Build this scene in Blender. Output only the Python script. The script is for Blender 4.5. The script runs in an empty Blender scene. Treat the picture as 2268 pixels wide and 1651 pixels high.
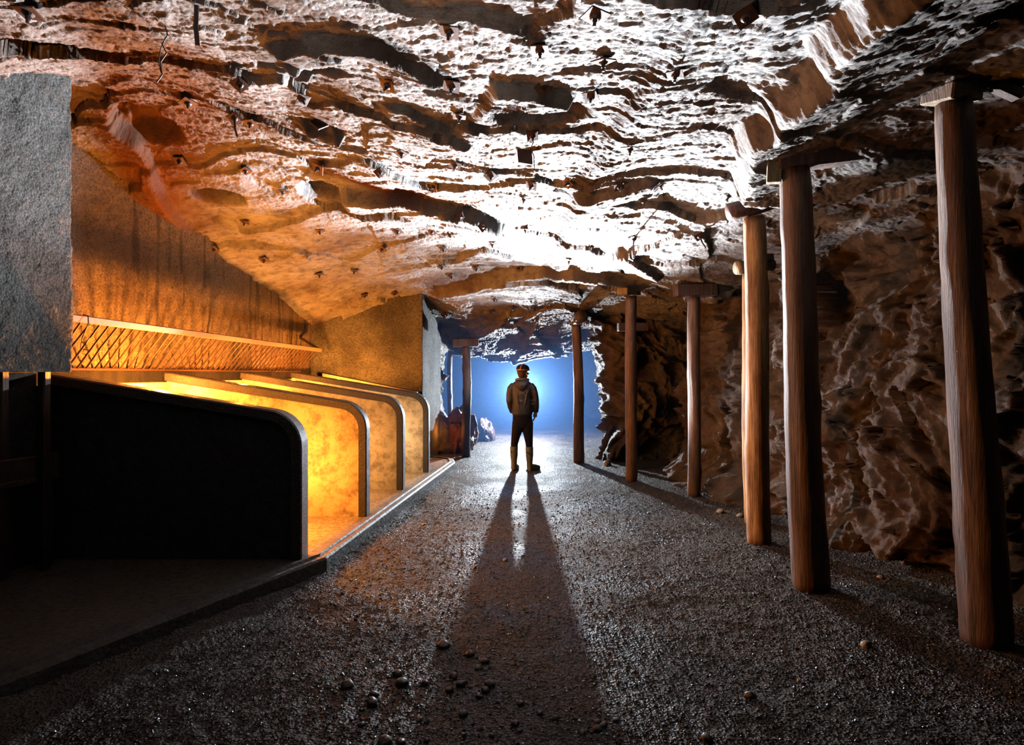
import bpy, bmesh, math, random
import numpy as np
from mathutils import Vector, Matrix


random.seed(7); RNG = np.random.default_rng(11)
C = bpy.context.scene.collection
SC = bpy.context.scene
# ------------------------------------------------------------------ camera, exposure, light
CAMH = 1.64; FPX = 1260.0; CX = 1134.0; CY = 822.0
cam = bpy.data.cameras.new('camera'); cam.lens = 20.0; cam.sensor_width = 36.0; cam.sensor_fit = 'HORIZONTAL'
cam.shift_y = -3.5/2268; cam.clip_end = 100; cam.clip_start = .05
co = bpy.data.objects.new('camera', cam); C.objects.link(co)
co.location = (0, 0, CAMH); co.rotation_euler = (math.pi/2, 0, 0); SC.camera = co
SC.view_settings.view_transform = 'Standard'; SC.view_settings.look = 'None'
SC.view_settings.gamma = 1; SC.view_settings.exposure = 0.0; SC.view_settings.use_curve_mapping = False
SC.cycles.max_bounces = 5; SC.cycles.diffuse_bounces = 0; SC.cycles.volume_bounces = 0
SC.cycles.sample_clamp_indirect = 4; SC.cycles.use_denoising = True
w = bpy.data.worlds.new('cave_dark'); SC.world = w; w.use_nodes = True
w.node_tree.nodes['Background'].inputs[0].default_value = (.55, .62, .8, 1)
w.node_tree.nodes['Background'].inputs[1].default_value = 0.006

def lamp(name, kind, loc, energy, col, radius=.05, target=None, angle=90, blend=.5, size=1):
    l = bpy.data.lights.new(name, kind); l.energy = energy; l.color = col
    if kind == 'AREA': l.shape = 'DISK'; l.size = size
    else: l.shadow_soft_size = radius
    if kind == 'SPOT': l.spot_size = math.radians(angle); l.spot_blend = blend
    o = bpy.data.objects.new(name, l); C.objects.link(o); o.location = loc
    if target is not None:
        o.rotation_euler = (Vector(target)-Vector(loc)).to_track_quat('-Z', 'Y').to_euler()
    return o
WHITE = (.86, .93, 1.0); ORANGE = (1.0, .30, .035); PALE = (1.0, .62, .30)
lamp('hand_lamp_behind_person', 'POINT', (.27, 13.35, 1.20), 1900, (.80, .90, 1.0), .04)
lamp('ceiling_fill', 'SPOT', (.85, 8.95, 1.45), 9500, WHITE, .03, (-.5, 2.6, 5.6), 84, .85)  # added unseen spot, carries the white light on to the near ceiling
lamp('pier_fill', 'SPOT', (.3, 9.95, 1.3), 70, WHITE, .03, (-1.5, 10.7, 1.7), 60, .8)  # unseen spot added to whiten the pillar face
lamp('block_fill', 'SPOT', (-.2, 8.4, 2.0), 480, (.95, .93, .92), .03, (-3.7, 3.8, 2.3), 32, .8)  # added spot without a fixture, lifts the grey front block
lamp('roof_fill', 'SPOT', (.45, 10.25, 1.35), 420, WHITE, .03, (-.5, 8.5, 3.2), 84, .9)  # invented fill that whitens the roof near the person
lamp('stall_lamp_wall', 'POINT', (-3.45, 5.65, 1.60), 230, ORANGE, .04)
lamp('stall_lamp_low', 'POINT', (-2.3, 5.35, .65), 120, ORANGE, .05)
lamp('stall_lamp_wall_middle', 'POINT', (-3.3, 7.0, 1.57), 110, ORANGE, .04)
lamp('stall_lamp_middle', 'POINT', (-2.2, 6.75, .65), 45, (1, .47, .14), .05)
lamp('stall_lamp_wall_far', 'POINT', (-3.15, 8.25, 1.55), 70, ORANGE, .04)
lamp('stall_lamp_far', 'POINT', (-2.0, 8.1, .65), 45, PALE, .05)
lamp('stall_lamp_last', 'POINT', (-2.8, 9.15, 1.50), 120, ORANGE, .04)
lamp('camera_side_fill', 'SPOT', (-.6, 1.0, 1.5), 80, (1.0, .74, .60), .2, (.1, 5.0, 3.9), 84, .8)  # added fill, softens the black shadows under the ceiling ledges
lamp('wall_fill', 'SPOT', (-.6, 6.2, 1.5), 120, (1.0, .80, .66), .05, (3.4, 5.0, 1.5), 110, .8)  # invented mid-gallery spot, brightens the right wall and props
lamp('grazing_fill', 'SPOT', (1.0, 8.3, 1.3), 420, (.95, .95, 1.0), .03, (3.4, 4.6, 1.7), 80, .9)  # added raking spot, brings out relief on the right wall
lamp('passage_lamp', 'POINT', (-1.30, 10.85, .5), 5, ORANGE, .04)
lamp('rear_fill', 'SPOT', (-.1, 4.0, 1.9), 32, (1.0, .80, .62), .1, (.2, 9.3, 1.15), 34, .9)  # unseen fill added for the person's back

# ------------------------------------------------------------------ pixel helpers (only for measuring)
def W(px, py, d): return Vector(((px-CX)/FPX*d, d, CAMH+(CY-py)/FPX*d))
def FL(px, py, z=0.0):
    d = FPX*(CAMH-z)/(py-CY); return (px-CX)/FPX*d, d
def CP(px, py, z=3.5):
    d = FPX*(z-CAMH)/(CY-py); return (px-CX)/FPX*d, d

# ------------------------------------------------------------------ tags
def tag(o, label=None, cat=None, group=None, kind=None):
    if label: o['label'] = label
    if cat: o['category'] = cat
    if group: o['group'] = group
    if kind: o['kind'] = kind
    return o
def empty(name, loc, label, cat, group=None):
    o = bpy.data.objects.new(name, None); C.objects.link(o); o.location = loc; o.empty_display_size = .1
    return tag(o, label, cat, group)
def link(name, me, mat, parent=None, label=None):
    o = bpy.data.objects.new(name, me); C.objects.link(o)
    if mat: me.materials.clear(); me.materials.append(mat)
    if parent is not None:
        o.parent = parent; o.matrix_parent_inverse = Matrix.Translation(parent.location).inverted()
    if label: o['label'] = label
    return o
def npmesh(name, V, F, smooth=True):
    V = np.asarray(V, np.float32); me = bpy.data.meshes.new(name)
    F = np.asarray(F, np.int32); n = F.shape[1]
    me.vertices.add(len(V)); me.vertices.foreach_set('co', V.ravel())
    me.loops.add(F.size); me.loops.foreach_set('vertex_index', F.ravel())
    me.polygons.add(len(F)); me.polygons.foreach_set('loop_start', np.arange(0, F.size, n, dtype=np.int32))
    me.polygons.foreach_set('loop_total', np.full(len(F), n, np.int32))
    me.polygons.foreach_set('use_smooth', np.full(len(F), smooth, bool))
    me.update(calc_edges=True); me.validate(); return me
def gridfaces(nu, nv, flip=False):
    i = np.arange(nu-1)[:, None]*nv+np.arange(nv-1)[None, :]; i = i.ravel()
    f = np.stack([i, i+nv, i+nv+1, i+1], 1)
    return f[:, ::-1] if flip else f
def bmobj(name, bm, mat, parent=None, smooth=False, label=None):
    me = bpy.data.meshes.new(name); bmesh.ops.recalc_face_normals(bm, faces=bm.faces[:]); bm.to_mesh(me); bm.free()
    if smooth:
        for p in me.polygons: p.use_smooth = True
    return link(name, me, mat, parent, label)

# ------------------------------------------------------------------ noise (numpy)
_P = np.random.default_rng(3).permutation(4096).astype(np.int64)
def hsh(ix, iy, iz, s=0):
    return _P[(_P[(_P[(ix+s*131) & 4095]+iy) & 4095]+iz) & 4095]
_G = np.random.default_rng(5).normal(size=(4096, 3)); _G /= np.linalg.norm(_G, axis=1)[:, None]
_R = np.random.default_rng(9).random((4096, 6))
def perlin(p, s=0):
    i = np.floor(p).astype(np.int64); f = p-i; u = f*f*f*(f*(f*6-15)+10); out = 0
    for dx in (0, 1):
        wx = u[:, 0] if dx else 1-u[:, 0]
        for dy in (0, 1):
            wy = u[:, 1] if dy else 1-u[:, 1]
            for dz in (0, 1):
                wz = u[:, 2] if dz else 1-u[:, 2]
                g = _G[hsh(i[:, 0]+dx, i[:, 1]+dy, i[:, 2]+dz, s)]
                out = out+wx*wy*wz*((f[:, 0]-dx)*g[:, 0]+(f[:, 1]-dy)*g[:, 1]+(f[:, 2]-dz)*g[:, 2])
    return out
def fbm(p, oc=4, s=0, g=.5, ridged=False):
    o = 0; a = 1.0
    for k in range(oc):
        n = perlin(p*(2.03**k)+k*7.1, s+k)
        o = o+a*((1-2*np.abs(n)*1.6) if ridged else n); a *= g
    return o
def facet(p, s=0, tilt=.5, bias=(0, 0, 0)):
    """broken-rock planes: every Voronoi cell is a tilted plane with its own height"""
    i = np.floor(p).astype(np.int64); n = len(p)
    best = np.full(n, 1e9); second = np.full(n, 1e9); val = np.zeros(n)
    for dx in (-1, 0, 1):
        for dy in (-1, 0, 1):
            for dz in (-1, 0, 1):
                c = i+np.array([dx, dy, dz]); h = hsh(c[:, 0], c[:, 1], c[:, 2], s); r = _R[h]
                q = p-(c+.15+.7*r[:, :3]); d = (q*q).sum(1)
                t = (_G[h]*tilt+np.array(bias)); v = (r[:, 3]-.5)+(q*t).sum(1)
                m = d < best
                second = np.where(m, best, np.minimum(second, d)); val = np.where(m, v, val); best = np.where(m, d, best)
    return val, np.sqrt(second)-np.sqrt(best)
def crag(p, s=0, tilt=.5, k=.9, bias=(0, 0, 0)):
    """angular blocks meeting in sharp creases"""
    i = np.floor(p).astype(np.int64); val = np.full(len(p), -9.0)
    for dx in (-1, 0, 1):
        for dy in (-1, 0, 1):
            for dz in (-1, 0, 1):
                c = i+np.array([dx, dy, dz]); h = hsh(c[:, 0], c[:, 1], c[:, 2], s); r = _R[h]; g = _G[h]
                q = p-(c+.1+.8*r[:, :3]); g2 = _G[(h*7+13) & 4095]; g3 = np.cross(g, g2)
                L1 = np.abs((q*g).sum(1))+np.abs((q*g2).sum(1))+np.abs((q*g3).sum(1))
                val = np.maximum(val, .9*(r[:, 3]-.5)+(q*(g2*tilt+np.array(bias))).sum(1)-k*L1)
    return val+.35
def sstep(t): t = np.clip(t, 0, 1); return t*t*(3-2*t)

# ------------------------------------------------------------------ materials
def mat(name): 
    m = bpy.data.materials.new(name); m.use_nodes = True; nt = m.node_tree
    return m, nt, nt.nodes['Principled BSDF']
def N(nt, t, **k):
    n = nt.nodes.new(t)
    for a, b in k.items():
        if a in n.inputs: n.inputs[a].default_value = b
        else: setattr(n, a, b)
    return n
def ramp(nt, src, stops):
    r = nt.nodes.new('ShaderNodeValToRGB'); e = r.color_ramp.elements
    while len(e) < len(stops): e.new(.5)
    for k, (p, c) in enumerate(stops): e[k].position = p; e[k].color = (*c, 1)
    nt.links.new(src, r.inputs[0]); return r
def noise(nt, vec, scale, detail=6, rough=.6):
    n = N(nt, 'ShaderNodeTexNoise', Scale=scale, Detail=detail, Roughness=rough); nt.links.new(vec, n.inputs['Vector']); return n
def math_(nt, op, a, b=None, clamp=False):
    n = nt.nodes.new('ShaderNodeMath'); n.operation = op; n.use_clamp = clamp
    for k, v in enumerate((a, b)):
        if v is None: continue
        if isinstance(v, (int, float)): n.inputs[k].default_value = v
        else: nt.links.new(v, n.inputs[k])
    return n.outputs[0]
def mixc(nt, f, a, b, mode='MIX'):
    n = nt.nodes.new('ShaderNodeMix'); n.data_type = 'RGBA'; n.blend_type = mode
    for k, v in ((0, f), (6, a), (7, b)):
        if isinstance(v, (int, float)): n.inputs[k].default_value = v
        elif isinstance(v, tuple): n.inputs[k].default_value = (*v, 1)
        else: nt.links.new(v, n.inputs[k])
    return n.outputs[2]
def bump(nt, h, dist, strength=1.0, prev=None):
    b = N(nt, 'ShaderNodeBump', Strength=strength, Distance=dist); nt.links.new(h, b.inputs['Height'])
    if prev is not None: nt.links.new(prev, b.inputs['Normal'])
    return b.outputs[0]
def objvec(nt, scale=(1, 1, 1)):
    tc = nt.nodes.new('ShaderNodeTexCoord'); mp = nt.nodes.new('ShaderNodeMapping'); mp.inputs['Scale'].default_value = scale
    nt.links.new(tc.outputs['Object'], mp.inputs[0]); return mp.outputs[0]

def rock_mat(name, light, mid, dark, stain=(.40, .13, .03), rough=.42, streak=(1, 1, 1), b1=.035, b2=.012, spec=.5):
    m, nt, bs = mat(name); v = objvec(nt); vs = objvec(nt, streak)
    n1 = noise(nt, v, .9, 5, .6); n2 = noise(nt, vs, 9, 10, .7); n3 = noise(nt, vs, 42, 8, .8)
    c = ramp(nt, n1.outputs[0], [(.36, dark), (.47, mid), (.60, light)]).outputs[0]
    sp = ramp(nt, n2.outputs[0], [(.34, (.45, .40, .37)), (.5, (1, 1, 1)), (.7, (1.15, 1.15, 1.15))]).outputs[0]
    c = mixc(nt, 1.0, c, sp, 'MULTIPLY')
    at = nt.nodes.new('ShaderNodeAttribute'); at.attribute_name = 'stain'
    sf = math_(nt, 'MULTIPLY', at.outputs['Fac'], math_(nt, 'ADD', math_(nt, 'MULTIPLY', n2.outputs[0], 1.4), .35), True)
    c = mixc(nt, sf, c, mixc(nt, n1.outputs[0], stain, tuple(x*.35 for x in stain)))
    a2 = nt.nodes.new('ShaderNodeAttribute'); a2.attribute_name = 'vein_shade'
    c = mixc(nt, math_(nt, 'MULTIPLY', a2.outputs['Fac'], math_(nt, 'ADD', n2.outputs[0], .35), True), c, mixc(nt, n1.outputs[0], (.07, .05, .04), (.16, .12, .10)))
    nt.links.new(c, bs.inputs['Base Color'])
    rr = math_(nt, 'ADD', math_(nt, 'MULTIPLY', n3.outputs[0], .5), rough-.2); nt.links.new(rr, bs.inputs['Roughness'])
    bs.inputs['Specular IOR Level'].default_value = spec
    p = bump(nt, n2.outputs[0], b1*2.2); p = bump(nt, n3.outputs[0], b2*1.6, 1, p)
    nt.links.new(p, bs.inputs['Normal']); return m
M = {}
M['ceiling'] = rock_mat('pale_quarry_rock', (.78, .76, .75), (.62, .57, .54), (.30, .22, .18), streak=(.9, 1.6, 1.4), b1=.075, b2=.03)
M['wall'] = rock_mat('brown_broken_rock', (.42, .37, .33), (.27, .21, .17), (.15, .09, .06), b1=.05, b2=.02, stain=(.38, .20, .10))
M['boulder'] = rock_mat('orange_rock', (.62, .25, .08), (.5, .17, .05), (.2, .08, .04), b1=.03, b2=.01)

def plaster_mat(name, c1, c2, scale=38, dist=.02, stretch=(1, 1, 1), rough=.75, tar=None, tarz=None):
    m, nt, bs = mat(name); v = objvec(nt, stretch)
    n1 = noise(nt, v, scale, 8, .75); n2 = noise(nt, objvec(nt), 1.6, 5, .6); vo = N(nt, 'ShaderNodeTexVoronoi', Scale=scale*1.3); nt.links.new(v, vo.inputs['Vector'])
    c = ramp(nt, n2.outputs[0], [(.35, c2), (.6, c1)]).outputs[0]
    c = mixc(nt, 1.0, c, ramp(nt, n1.outputs[0], [(.38, (.4, .38, .36)), (.55, (1, 1, 1))]).outputs[0], 'MULTIPLY')
    at = nt.nodes.new('ShaderNodeAttribute'); at.attribute_name = 'stain'
    c = mixc(nt, at.outputs['Fac'], c, (.015, .012, .01))
    nt.links.new(c, bs.inputs['Base Color']); bs.inputs['Roughness'].default_value = rough
    p = bump(nt, vo.outputs['Distance'], dist); p = bump(nt, n1.outputs[0], dist*2.2, 1, p); nt.links.new(p, bs.inputs['Normal'])
    return m
M['render'] = plaster_mat('rough_cement_render', (.46, .455, .45), (.22, .21, .195), 44, .085)
M['render_warm'] = plaster_mat('rough_cement_render_ochre', (.52, .40, .30), (.36, .26, .19), 46, .018)
M['concrete'] = plaster_mat('worn_concrete', (.50, .44, .37), (.36, .29, .22), 22, .004, rough=.6)
M['panel'] = plaster_mat('trowelled_plaster', (.66, .55, .40), (.50, .38, .25), 7, .004, rough=.55)
M['panel_shaded'] = plaster_mat('shaded_cement_panel', (.16, .155, .15), (.09, .085, .08), 12, .005, rough=.7)  # shade put into the colour, for the nearest partition's unlit face
M['tar'] = plaster_mat('tarred_rim', (.045, .040, .036), (.025, .02, .018), 60, .004, rough=.32)
M['kerb'] = plaster_mat('wet_kerb_concrete', (.34, .31, .28), (.20, .16, .13), 26, .006, rough=.38)

def gravel_mat():
    m, nt, bs = mat('dark_wet_gravel'); v = objvec(nt)
    vo = N(nt, 'ShaderNodeTexVoronoi', Scale=75.0); nt.links.new(v, vo.inputs['Vector'])
    vo2 = N(nt, 'ShaderNodeTexVoronoi', Scale=34.0); nt.links.new(v, vo2.inputs['Vector'])
    n = noise(nt, v, 1.1, 5, .6); n2 = noise(nt, v, 160, 3, .6)
    c = ramp(nt, vo.outputs['Color'], [(.1, (.022, .018, .016)), (.55, (.065, .055, .048)), (.95, (.22, .19, .165))]).outputs[0]
    c = mixc(nt, 1.0, c, ramp(nt, n.outputs[0], [(.35, (.5, .45, .42)), (.62, (1.3, 1.2, 1.1))]).outputs[0], 'MULTIPLY')
    nt.links.new(c, bs.inputs['Base Color']); 
    rr = ramp(nt, n.outputs[0], [(.34, (.28, .28, .28)), (.55, (.62, .62, .62))]).outputs[0]; nt.links.new(rr, bs.inputs['Roughness'])
    p = bump(nt, n.outputs[0], .06, .7); p = bump(nt, vo2.outputs['Distance'], .03, 1, p); p = bump(nt, vo.outputs['Distance'], .016, 1, p); p = bump(nt, n2.outputs[0], .003, 1, p)
    nt.links.new(p, bs.inputs['Normal']); return m
M['gravel'] = gravel_mat()
def simple(name, col, rough=.6, spec=.4, var=.25, scale=20, bd=.002, metal=0):
    m, nt, bs = mat(name); v = objvec(nt); n = noise(nt, v, scale, 6, .65)
    nt.links.new(mixc(nt, n.outputs[0], tuple(c*(1-var) for c in col), tuple(min(1, c*(1+var)) for c in col)), bs.inputs['Base Color'])
    bs.inputs['Roughness'].default_value = rough; bs.inputs['Specular IOR Level'].default_value = spec; bs.inputs['Metallic'].default_value = metal
    nt.links.new(bump(nt, n.outputs[0], bd), bs.inputs['Normal']); return m
def wood(name, c1, c2, rough=.5):
    m, nt, bs = mat(name); v = objvec(nt, (14, 14, .9)); n = noise(nt, v, 3.0, 9, .7); n2 = noise(nt, objvec(nt, (3, 3, .7)), 2.0, 4, .6)
    v3 = objvec(nt, (60, 60, 2)); n3 = noise(nt, v3, 2, 4, .6)
    c = ramp(nt, n.outputs[0], [(.32, c2), (.50, c1), (.72, tuple(min(1, x*1.35) for x in c1))]).outputs[0]
    c = mixc(nt, 1.0, c, ramp(nt, n2.outputs[0], [(.38, (.42, .33, .28)), (.58, (1, 1, 1))]).outputs[0], 'MULTIPLY')
    nt.links.new(c, bs.inputs['Base Color']); bs.inputs['Roughness'].default_value = rough
    p = bump(nt, n.outputs[0], .012); p = bump(nt, n3.outputs[0], .004, 1, p); nt.links.new(p, bs.inputs['Normal']); return m
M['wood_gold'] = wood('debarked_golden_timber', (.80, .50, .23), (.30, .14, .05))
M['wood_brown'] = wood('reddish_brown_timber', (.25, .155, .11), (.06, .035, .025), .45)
M['wood_dark'] = wood('dark_weathered_timber', (.17, .11, .09), (.06, .035, .03), .5)
M['wood_red'] = wood('red_brown_log', (.26, .12, .09), (.10, .045, .035), .5)
M['wood_pale'] = wood('sawn_pale_timber', (.55, .45, .28), (.35, .27, .15), .6)
M['iron'] = simple('rusted_iron', (.09, .04, .025), .55, .5, .5, 60, .002, .3)
M['iron_dark'] = simple('dark_rusted_iron', (.05, .03, .025), .5, .5, .4, 60, .002, .3)
M['iron_rail'] = simple('pale_scratched_rail', (.34, .24, .20), .4, .6, .35, 30, .001, .3)
M['pebble'] = simple('smooth_river_pebble', (.52, .46, .40), .35, .5, .3, 9, .001)
M['white_stone'] = simple('chalky_white_stone', (.75, .70, .68), .7, .3, .15, 12, .002)

# ------------------------------------------------------------------ CEILING
SLOPE = .117
def wall_x(y): return -4.65+SLOPE*y            # rear wall of the recess
ctrl = [  # (x, y, z) the vault of the cave
 (-4.04, 5.2, 3.80), (-3.84, 6.96, 3.31), (-3.70, 8.1, 3.0), (-3.58, 9.13, 2.66), (-3.25, 9.9, 2.42), (-2.6, 9.9, 2.74), (-1.56, 9.9, 3.02),
 (-3.56, 4.6, 4.05), (-3.62, 4.03, 3.85), (-4.6, 5.0, 3.9), (-3.7, 3.0, 3.7), (-5, 2, 3.6), (-4.2, 7.5, 3.1),
 (-2.4, 4.6, 3.85), (-2.4, 6.5, 3.50), (-2.3, 8.4, 3.20), (-2.0, 3.0, 3.6),
 (0, 2.0, 3.45), (0, 3.5, 3.5), (0, 5, 3.5), (0, 7, 3.46), (0, 8.6, 3.28), (0, 9.8, 2.95), (0, 10.6, 2.70), (0, 11.4, 2.40), (.1, 12.3, 2.04), (.1, 13.1, 2.12), (.1, 14.5, 2.45), (.2, 16, 2.6), (.2, 19, 2.6), (0, 26, 2.7), (4, 26, 2.7), (-4, 26, 2.7),
 (-1.3, 11.2, 2.52), (-1.4, 12.4, 2.12), (-1.6, 14, 2.4), (-3, 12, 2.1), (-3, 16, 2.4), (-1.0, 10.4, 2.75),
 (1.2, 10.2, 2.68), (1.5, 11.4, 2.45), (1.5, 12.4, 2.14), (2.5, 14, 2.4), (3, 16, 2.4), (1.8, 8.5, 3.02), (2.4, 7.43, 2.86), (3.2, 9.5, 2.6), (2.6, 6.2, 3.02),
 (1.5, 3.0, 3.42), (1.5, 5.5, 3.46), (2.35, 5.4, 3.30), (2.2, 4.3, 3.40), (2.75, 3.45, 3.45), (3.3, 4.3, 3.30), (3.4, 5.6, 3.05), (3.1, 7, 2.85),
 (4.2, 3.2, 3.2), (5, 5, 3.0), (5, 2, 3.3), (4.5, 8, 2.7), (3, 2, 3.45), (5, 12, 2.3), (-6, 8, 3.0), (-6, 14, 2.2), (6, 16, 2.2)]
ctrl = np.array(ctrl)
def _tps(r): return np.where(r > 0, r*r*np.log(r+1e-9), 0)
_A = _tps(np.linalg.norm(ctrl[:, None, :2]-ctrl[None, :, :2], axis=2))+np.eye(len(ctrl))*.02
_Pm = np.c_[np.ones(len(ctrl)), ctrl[:, :2]]
_S = np.block([[_A, _Pm], [_Pm.T, np.zeros((3, 3))]])
_w = np.linalg.solve(_S, np.r_[ctrl[:, 2], 0, 0, 0])
def vault(x, y):
    o = _w[-3]+_w[-2]*x+_w[-1]*y
    for k, (cx, cy, _) in enumerate(ctrl): o = o+_w[k]*_tps(np.hypot(x-cx, y-cy))
    return o
def line_dist(x, y, pts):
    best = np.full(x.shape, 1e9); sd = np.zeros(x.shape); par = np.zeros(x.shape); L = 0; pts = np.array(pts)
    tot = np.linalg.norm(np.diff(pts, axis=0), axis=1).sum()
    for a, b in zip(pts[:-1], pts[1:]):
        d = b-a; l = np.hypot(*d); t = np.clip(((x-a[0])*d[0]+(y-a[1])*d[1])/l**2, 0, 1)
        qx = x-a[0]-t*d[0]; qy = y-a[1]-t*d[1]; r = np.hypot(qx, qy); s = np.sign(d[0]*qy-d[1]*qx)
        m = r < best-1e-9; best = np.where(m, r, best); sd = np.where(m, r*s, sd); par = np.where(m, (L+t*l)/tot, par); L += l
    return sd, par
# ledges: line, drop on its far (left-hand) side, width of the riser, how slowly the rock rises again
def PL(*p, z=3.5): return [CP(a, b, z) for a, b in p]
LEDGES = [
 (PL((690, 440), (760, 430), (850, 437), (950, 452), (1050, 466), (1130, 492)), .20, .05, .8),
 (PL((560, 118), (680, 96), (780, 92), (860, 112), (930, 150), (1010, 190)), .09, .04, .5),
 (PL((830, 262), (900, 262), (960, 285), (1060, 310)), .07, .03, .35),
 (PL((580, 180), (640, 170), (700, 185)), .12, .04, .4),
 (PL((940, 632), (1060, 618), (1180, 604), (1270, 588), (1330, 590), (1460, 600), z=3.15), .20, .06, .55),
 (PL((960, 742), (1040, 700), (1130, 688), (1210, 690), z=2.75), .13, .05, .5),
 (PL((1100, 735), (1180, 712), (1250, 728), (1300, 750), z=2.6), .10, .05, .5),
 (PL((1560, -80), (1490, 40), (1430, 170), (1370, 270), (1320, 350), (1290, 400), (1230, 520), (1215, 560))[::-1], .10, .22, .6),
 (PL((1270, 405), (1380, 385), (1460, 375)), .09, .04, .4),
 (PL((1080, 175), (1190, 190), (1270, 225)), .10, .05, .5),
 (PL((180, 290), (300, 330), (370, 420), (460, 490), (560, 560), z=3.6), .12, .10, .5),
 (PL((640, 330), (700, 320), (760, 345)), .13, .05, .35),
 (PL((1340, 540), (1400, 520), (1470, 545), z=3.3), .12, .05, .5),
 (PL((1490, 575), (1560, 560), (1640, 560), z=3.2), .16, .05, .6),
]
SLAB = PL((2100, -260), (1960, -60), (1850, 70), (1740, 190), (1650, 270), (1625, 310), (1650, 380), (1760, 372), (1930, 330), (2120, 262), (2330, 215), (2500, 100), z=3.45)
POCKETS = [(*CP(1195, 262), .34, .20, .22), (*CP(712, 440), .22, .22, .30), (*CP(700, 330), .2, .12, .16), (*CP(480, 400, 3.7), .25, .2, .22), (*CP(330, 290, 3.8), .25, .25, .2), (*CP(660, 195), .3, .12, .12)]
def ceil_z(x, y):
    x = np.asarray(x, float).ravel(); y = np.asarray(y, float).ravel()
    p = np.stack([x, y, np.zeros_like(x)], 1)
    wx = fbm(p*.9, 3, 21); wy = fbm(p*.9+5, 3, 31)
    ws = p+np.stack([wx, wy, 0*wx], 1)*.35
    z = vault(x, y)
    amp = 1-.45*np.exp(-((x-.5)**2/6+(y-5)**2/20))
    z = z-.16*fbm(p*.45, 3, 2)*amp
    lx = x+.10*wx+.014*fbm(p*6, 2, 77); ly = y+.10*wy+.014*fbm(p*6, 2, 78)
    for pts, h, wd, Lr in LEDGES:
        sd, par = line_dist(lx, ly, pts); win = sstep(par/.12)*sstep((1-par)/.12)
        z = z-h*win*sstep(sd/wd+.5)*np.exp(-np.maximum(sd, 0)/Lr)*np.exp(-(np.maximum(-sd, 0)/.3)**2)
    sd, par = line_dist(lx, ly, SLAB)
    ins = sstep(-(sd+.28*fbm(p*np.array([1.3, 1.3, 1]), 3, 143, .6)-.03)/.2+.5); z = z-.24*ins*np.exp(-np.maximum(-sd-.1, 0)/.9)*sstep(par/.08)
    for cx, cy, ra, rb, h in POCKETS:
        r = np.hypot((lx-cx)/ra, (ly-cy)/rb); z = z+h*sstep((1.2-r)/.5)
    f1, e1 = facet(ws*np.array([.85, 1.35, 1]), 3, .25, (0, .45, 0)); f2, e2 = facet(ws*np.array([2.1, 3.4, 1]), 7, .35, (0, .5, 0))
    z = z-.07*sstep((y-10.8)/1.5)*crag(ws*np.array([1.6, 3.6, 1]), 45, .4, .8, (0, -.2, 0))
    z = z+.085*f1*amp+.018*f2-.055*crag(ws*np.array([1.5, 2.3, 1]), 41, .35, .5, (0, -.15, 0))
    w2 = p+np.stack([fbm(p*4, 2, 51), fbm(p*4, 2, 52), 0*x], 1)*.12
    f3, e3 = facet(w2*np.array([6.5, 11, 1]), 12, .4, (0, .6, 0)); z = z+.010*f3
    z = z-.010*fbm(p*np.array([6, 9, 1]), 4, 61, .62)-(.013+.014*sstep((y-10)/2))*fbm(p*np.array([22, 38, 1])*(1-.5*sstep((y-10)/2))[:, None], 3, 67, .75)
    return z
def grid_axis(pieces):
    o = []
    for a, b, s in pieces: o.append(np.arange(a, b, s))
    return np.concatenate(o+[[pieces[-1][1]]])
xs = grid_axis([(-6.5, -4.7, .06), (-4.7, 4.0, .0145), (4.0, 6.5, .05)])
ys = grid_axis([(.4, 1.6, .05), (1.6, 5.5, .011), (5.5, 9.0, .015), (9.0, 12.5, .02), (12.5, 17, .03), (17, 27, .12)])
X, Y = np.meshgrid(xs, ys, indexing='ij'); Z = ceil_z(X, Y).reshape(X.shape)
def stain_field(x, y, z):
    p = np.stack([x, y, z], 1); n = fbm(p*1.1, 3, 91)
    a = np.zeros(len(x))
    for pts, r in ((PL((240, -60), (265, 120), (280, 300), (330, 380), (420, 500), (440, 580), z=3.8), .30), (PL((330, 60), (400, 240), (330, 400), z=3.8), .42), (PL((700, 400), (900, 440), (1060, 450)), .10)):
        sd, _ = line_dist(x, y, pts); a = np.maximum(a, np.exp(-(sd/r)**2))
    a = np.maximum(a, .22*sstep((-x-2.3+n*1.2)/1.1)*sstep((7-y)/3))
    return np.clip(a+n*.25*a, 0, 1)
def set_stain(me, val):
    at = me.attributes.new('stain', 'FLOAT', 'POINT'); at.data.foreach_set('value', np.asarray(val, np.float32))
me = npmesh('ceiling', np.stack([X.ravel(), Y.ravel(), Z.ravel()], 1), gridfaces(len(xs), len(ys), True))
set_stain(me, stain_field(X.ravel(), Y.ravel(), Z.ravel()))
def vein_shade_field(x, y):  # brown rock veins, plus painted shade along ledges, oval hollow and slab
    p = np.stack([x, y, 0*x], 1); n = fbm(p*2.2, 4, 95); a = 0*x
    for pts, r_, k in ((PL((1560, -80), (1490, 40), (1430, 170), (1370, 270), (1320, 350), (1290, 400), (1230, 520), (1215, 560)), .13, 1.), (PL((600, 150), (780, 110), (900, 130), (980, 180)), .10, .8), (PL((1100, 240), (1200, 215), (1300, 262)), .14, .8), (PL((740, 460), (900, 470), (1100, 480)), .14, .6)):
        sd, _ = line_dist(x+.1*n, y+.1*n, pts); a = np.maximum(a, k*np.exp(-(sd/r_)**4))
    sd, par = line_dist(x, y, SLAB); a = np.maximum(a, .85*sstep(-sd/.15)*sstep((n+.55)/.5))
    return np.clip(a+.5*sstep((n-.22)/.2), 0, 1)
def set_attr(me, nm, val):
    at = me.attributes.new(nm, 'FLOAT', 'POINT'); at.data.foreach_set('value', np.asarray(val, np.float32))
set_attr(me, 'vein_shade', vein_shade_field(X.ravel(), Y.ravel()))
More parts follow.
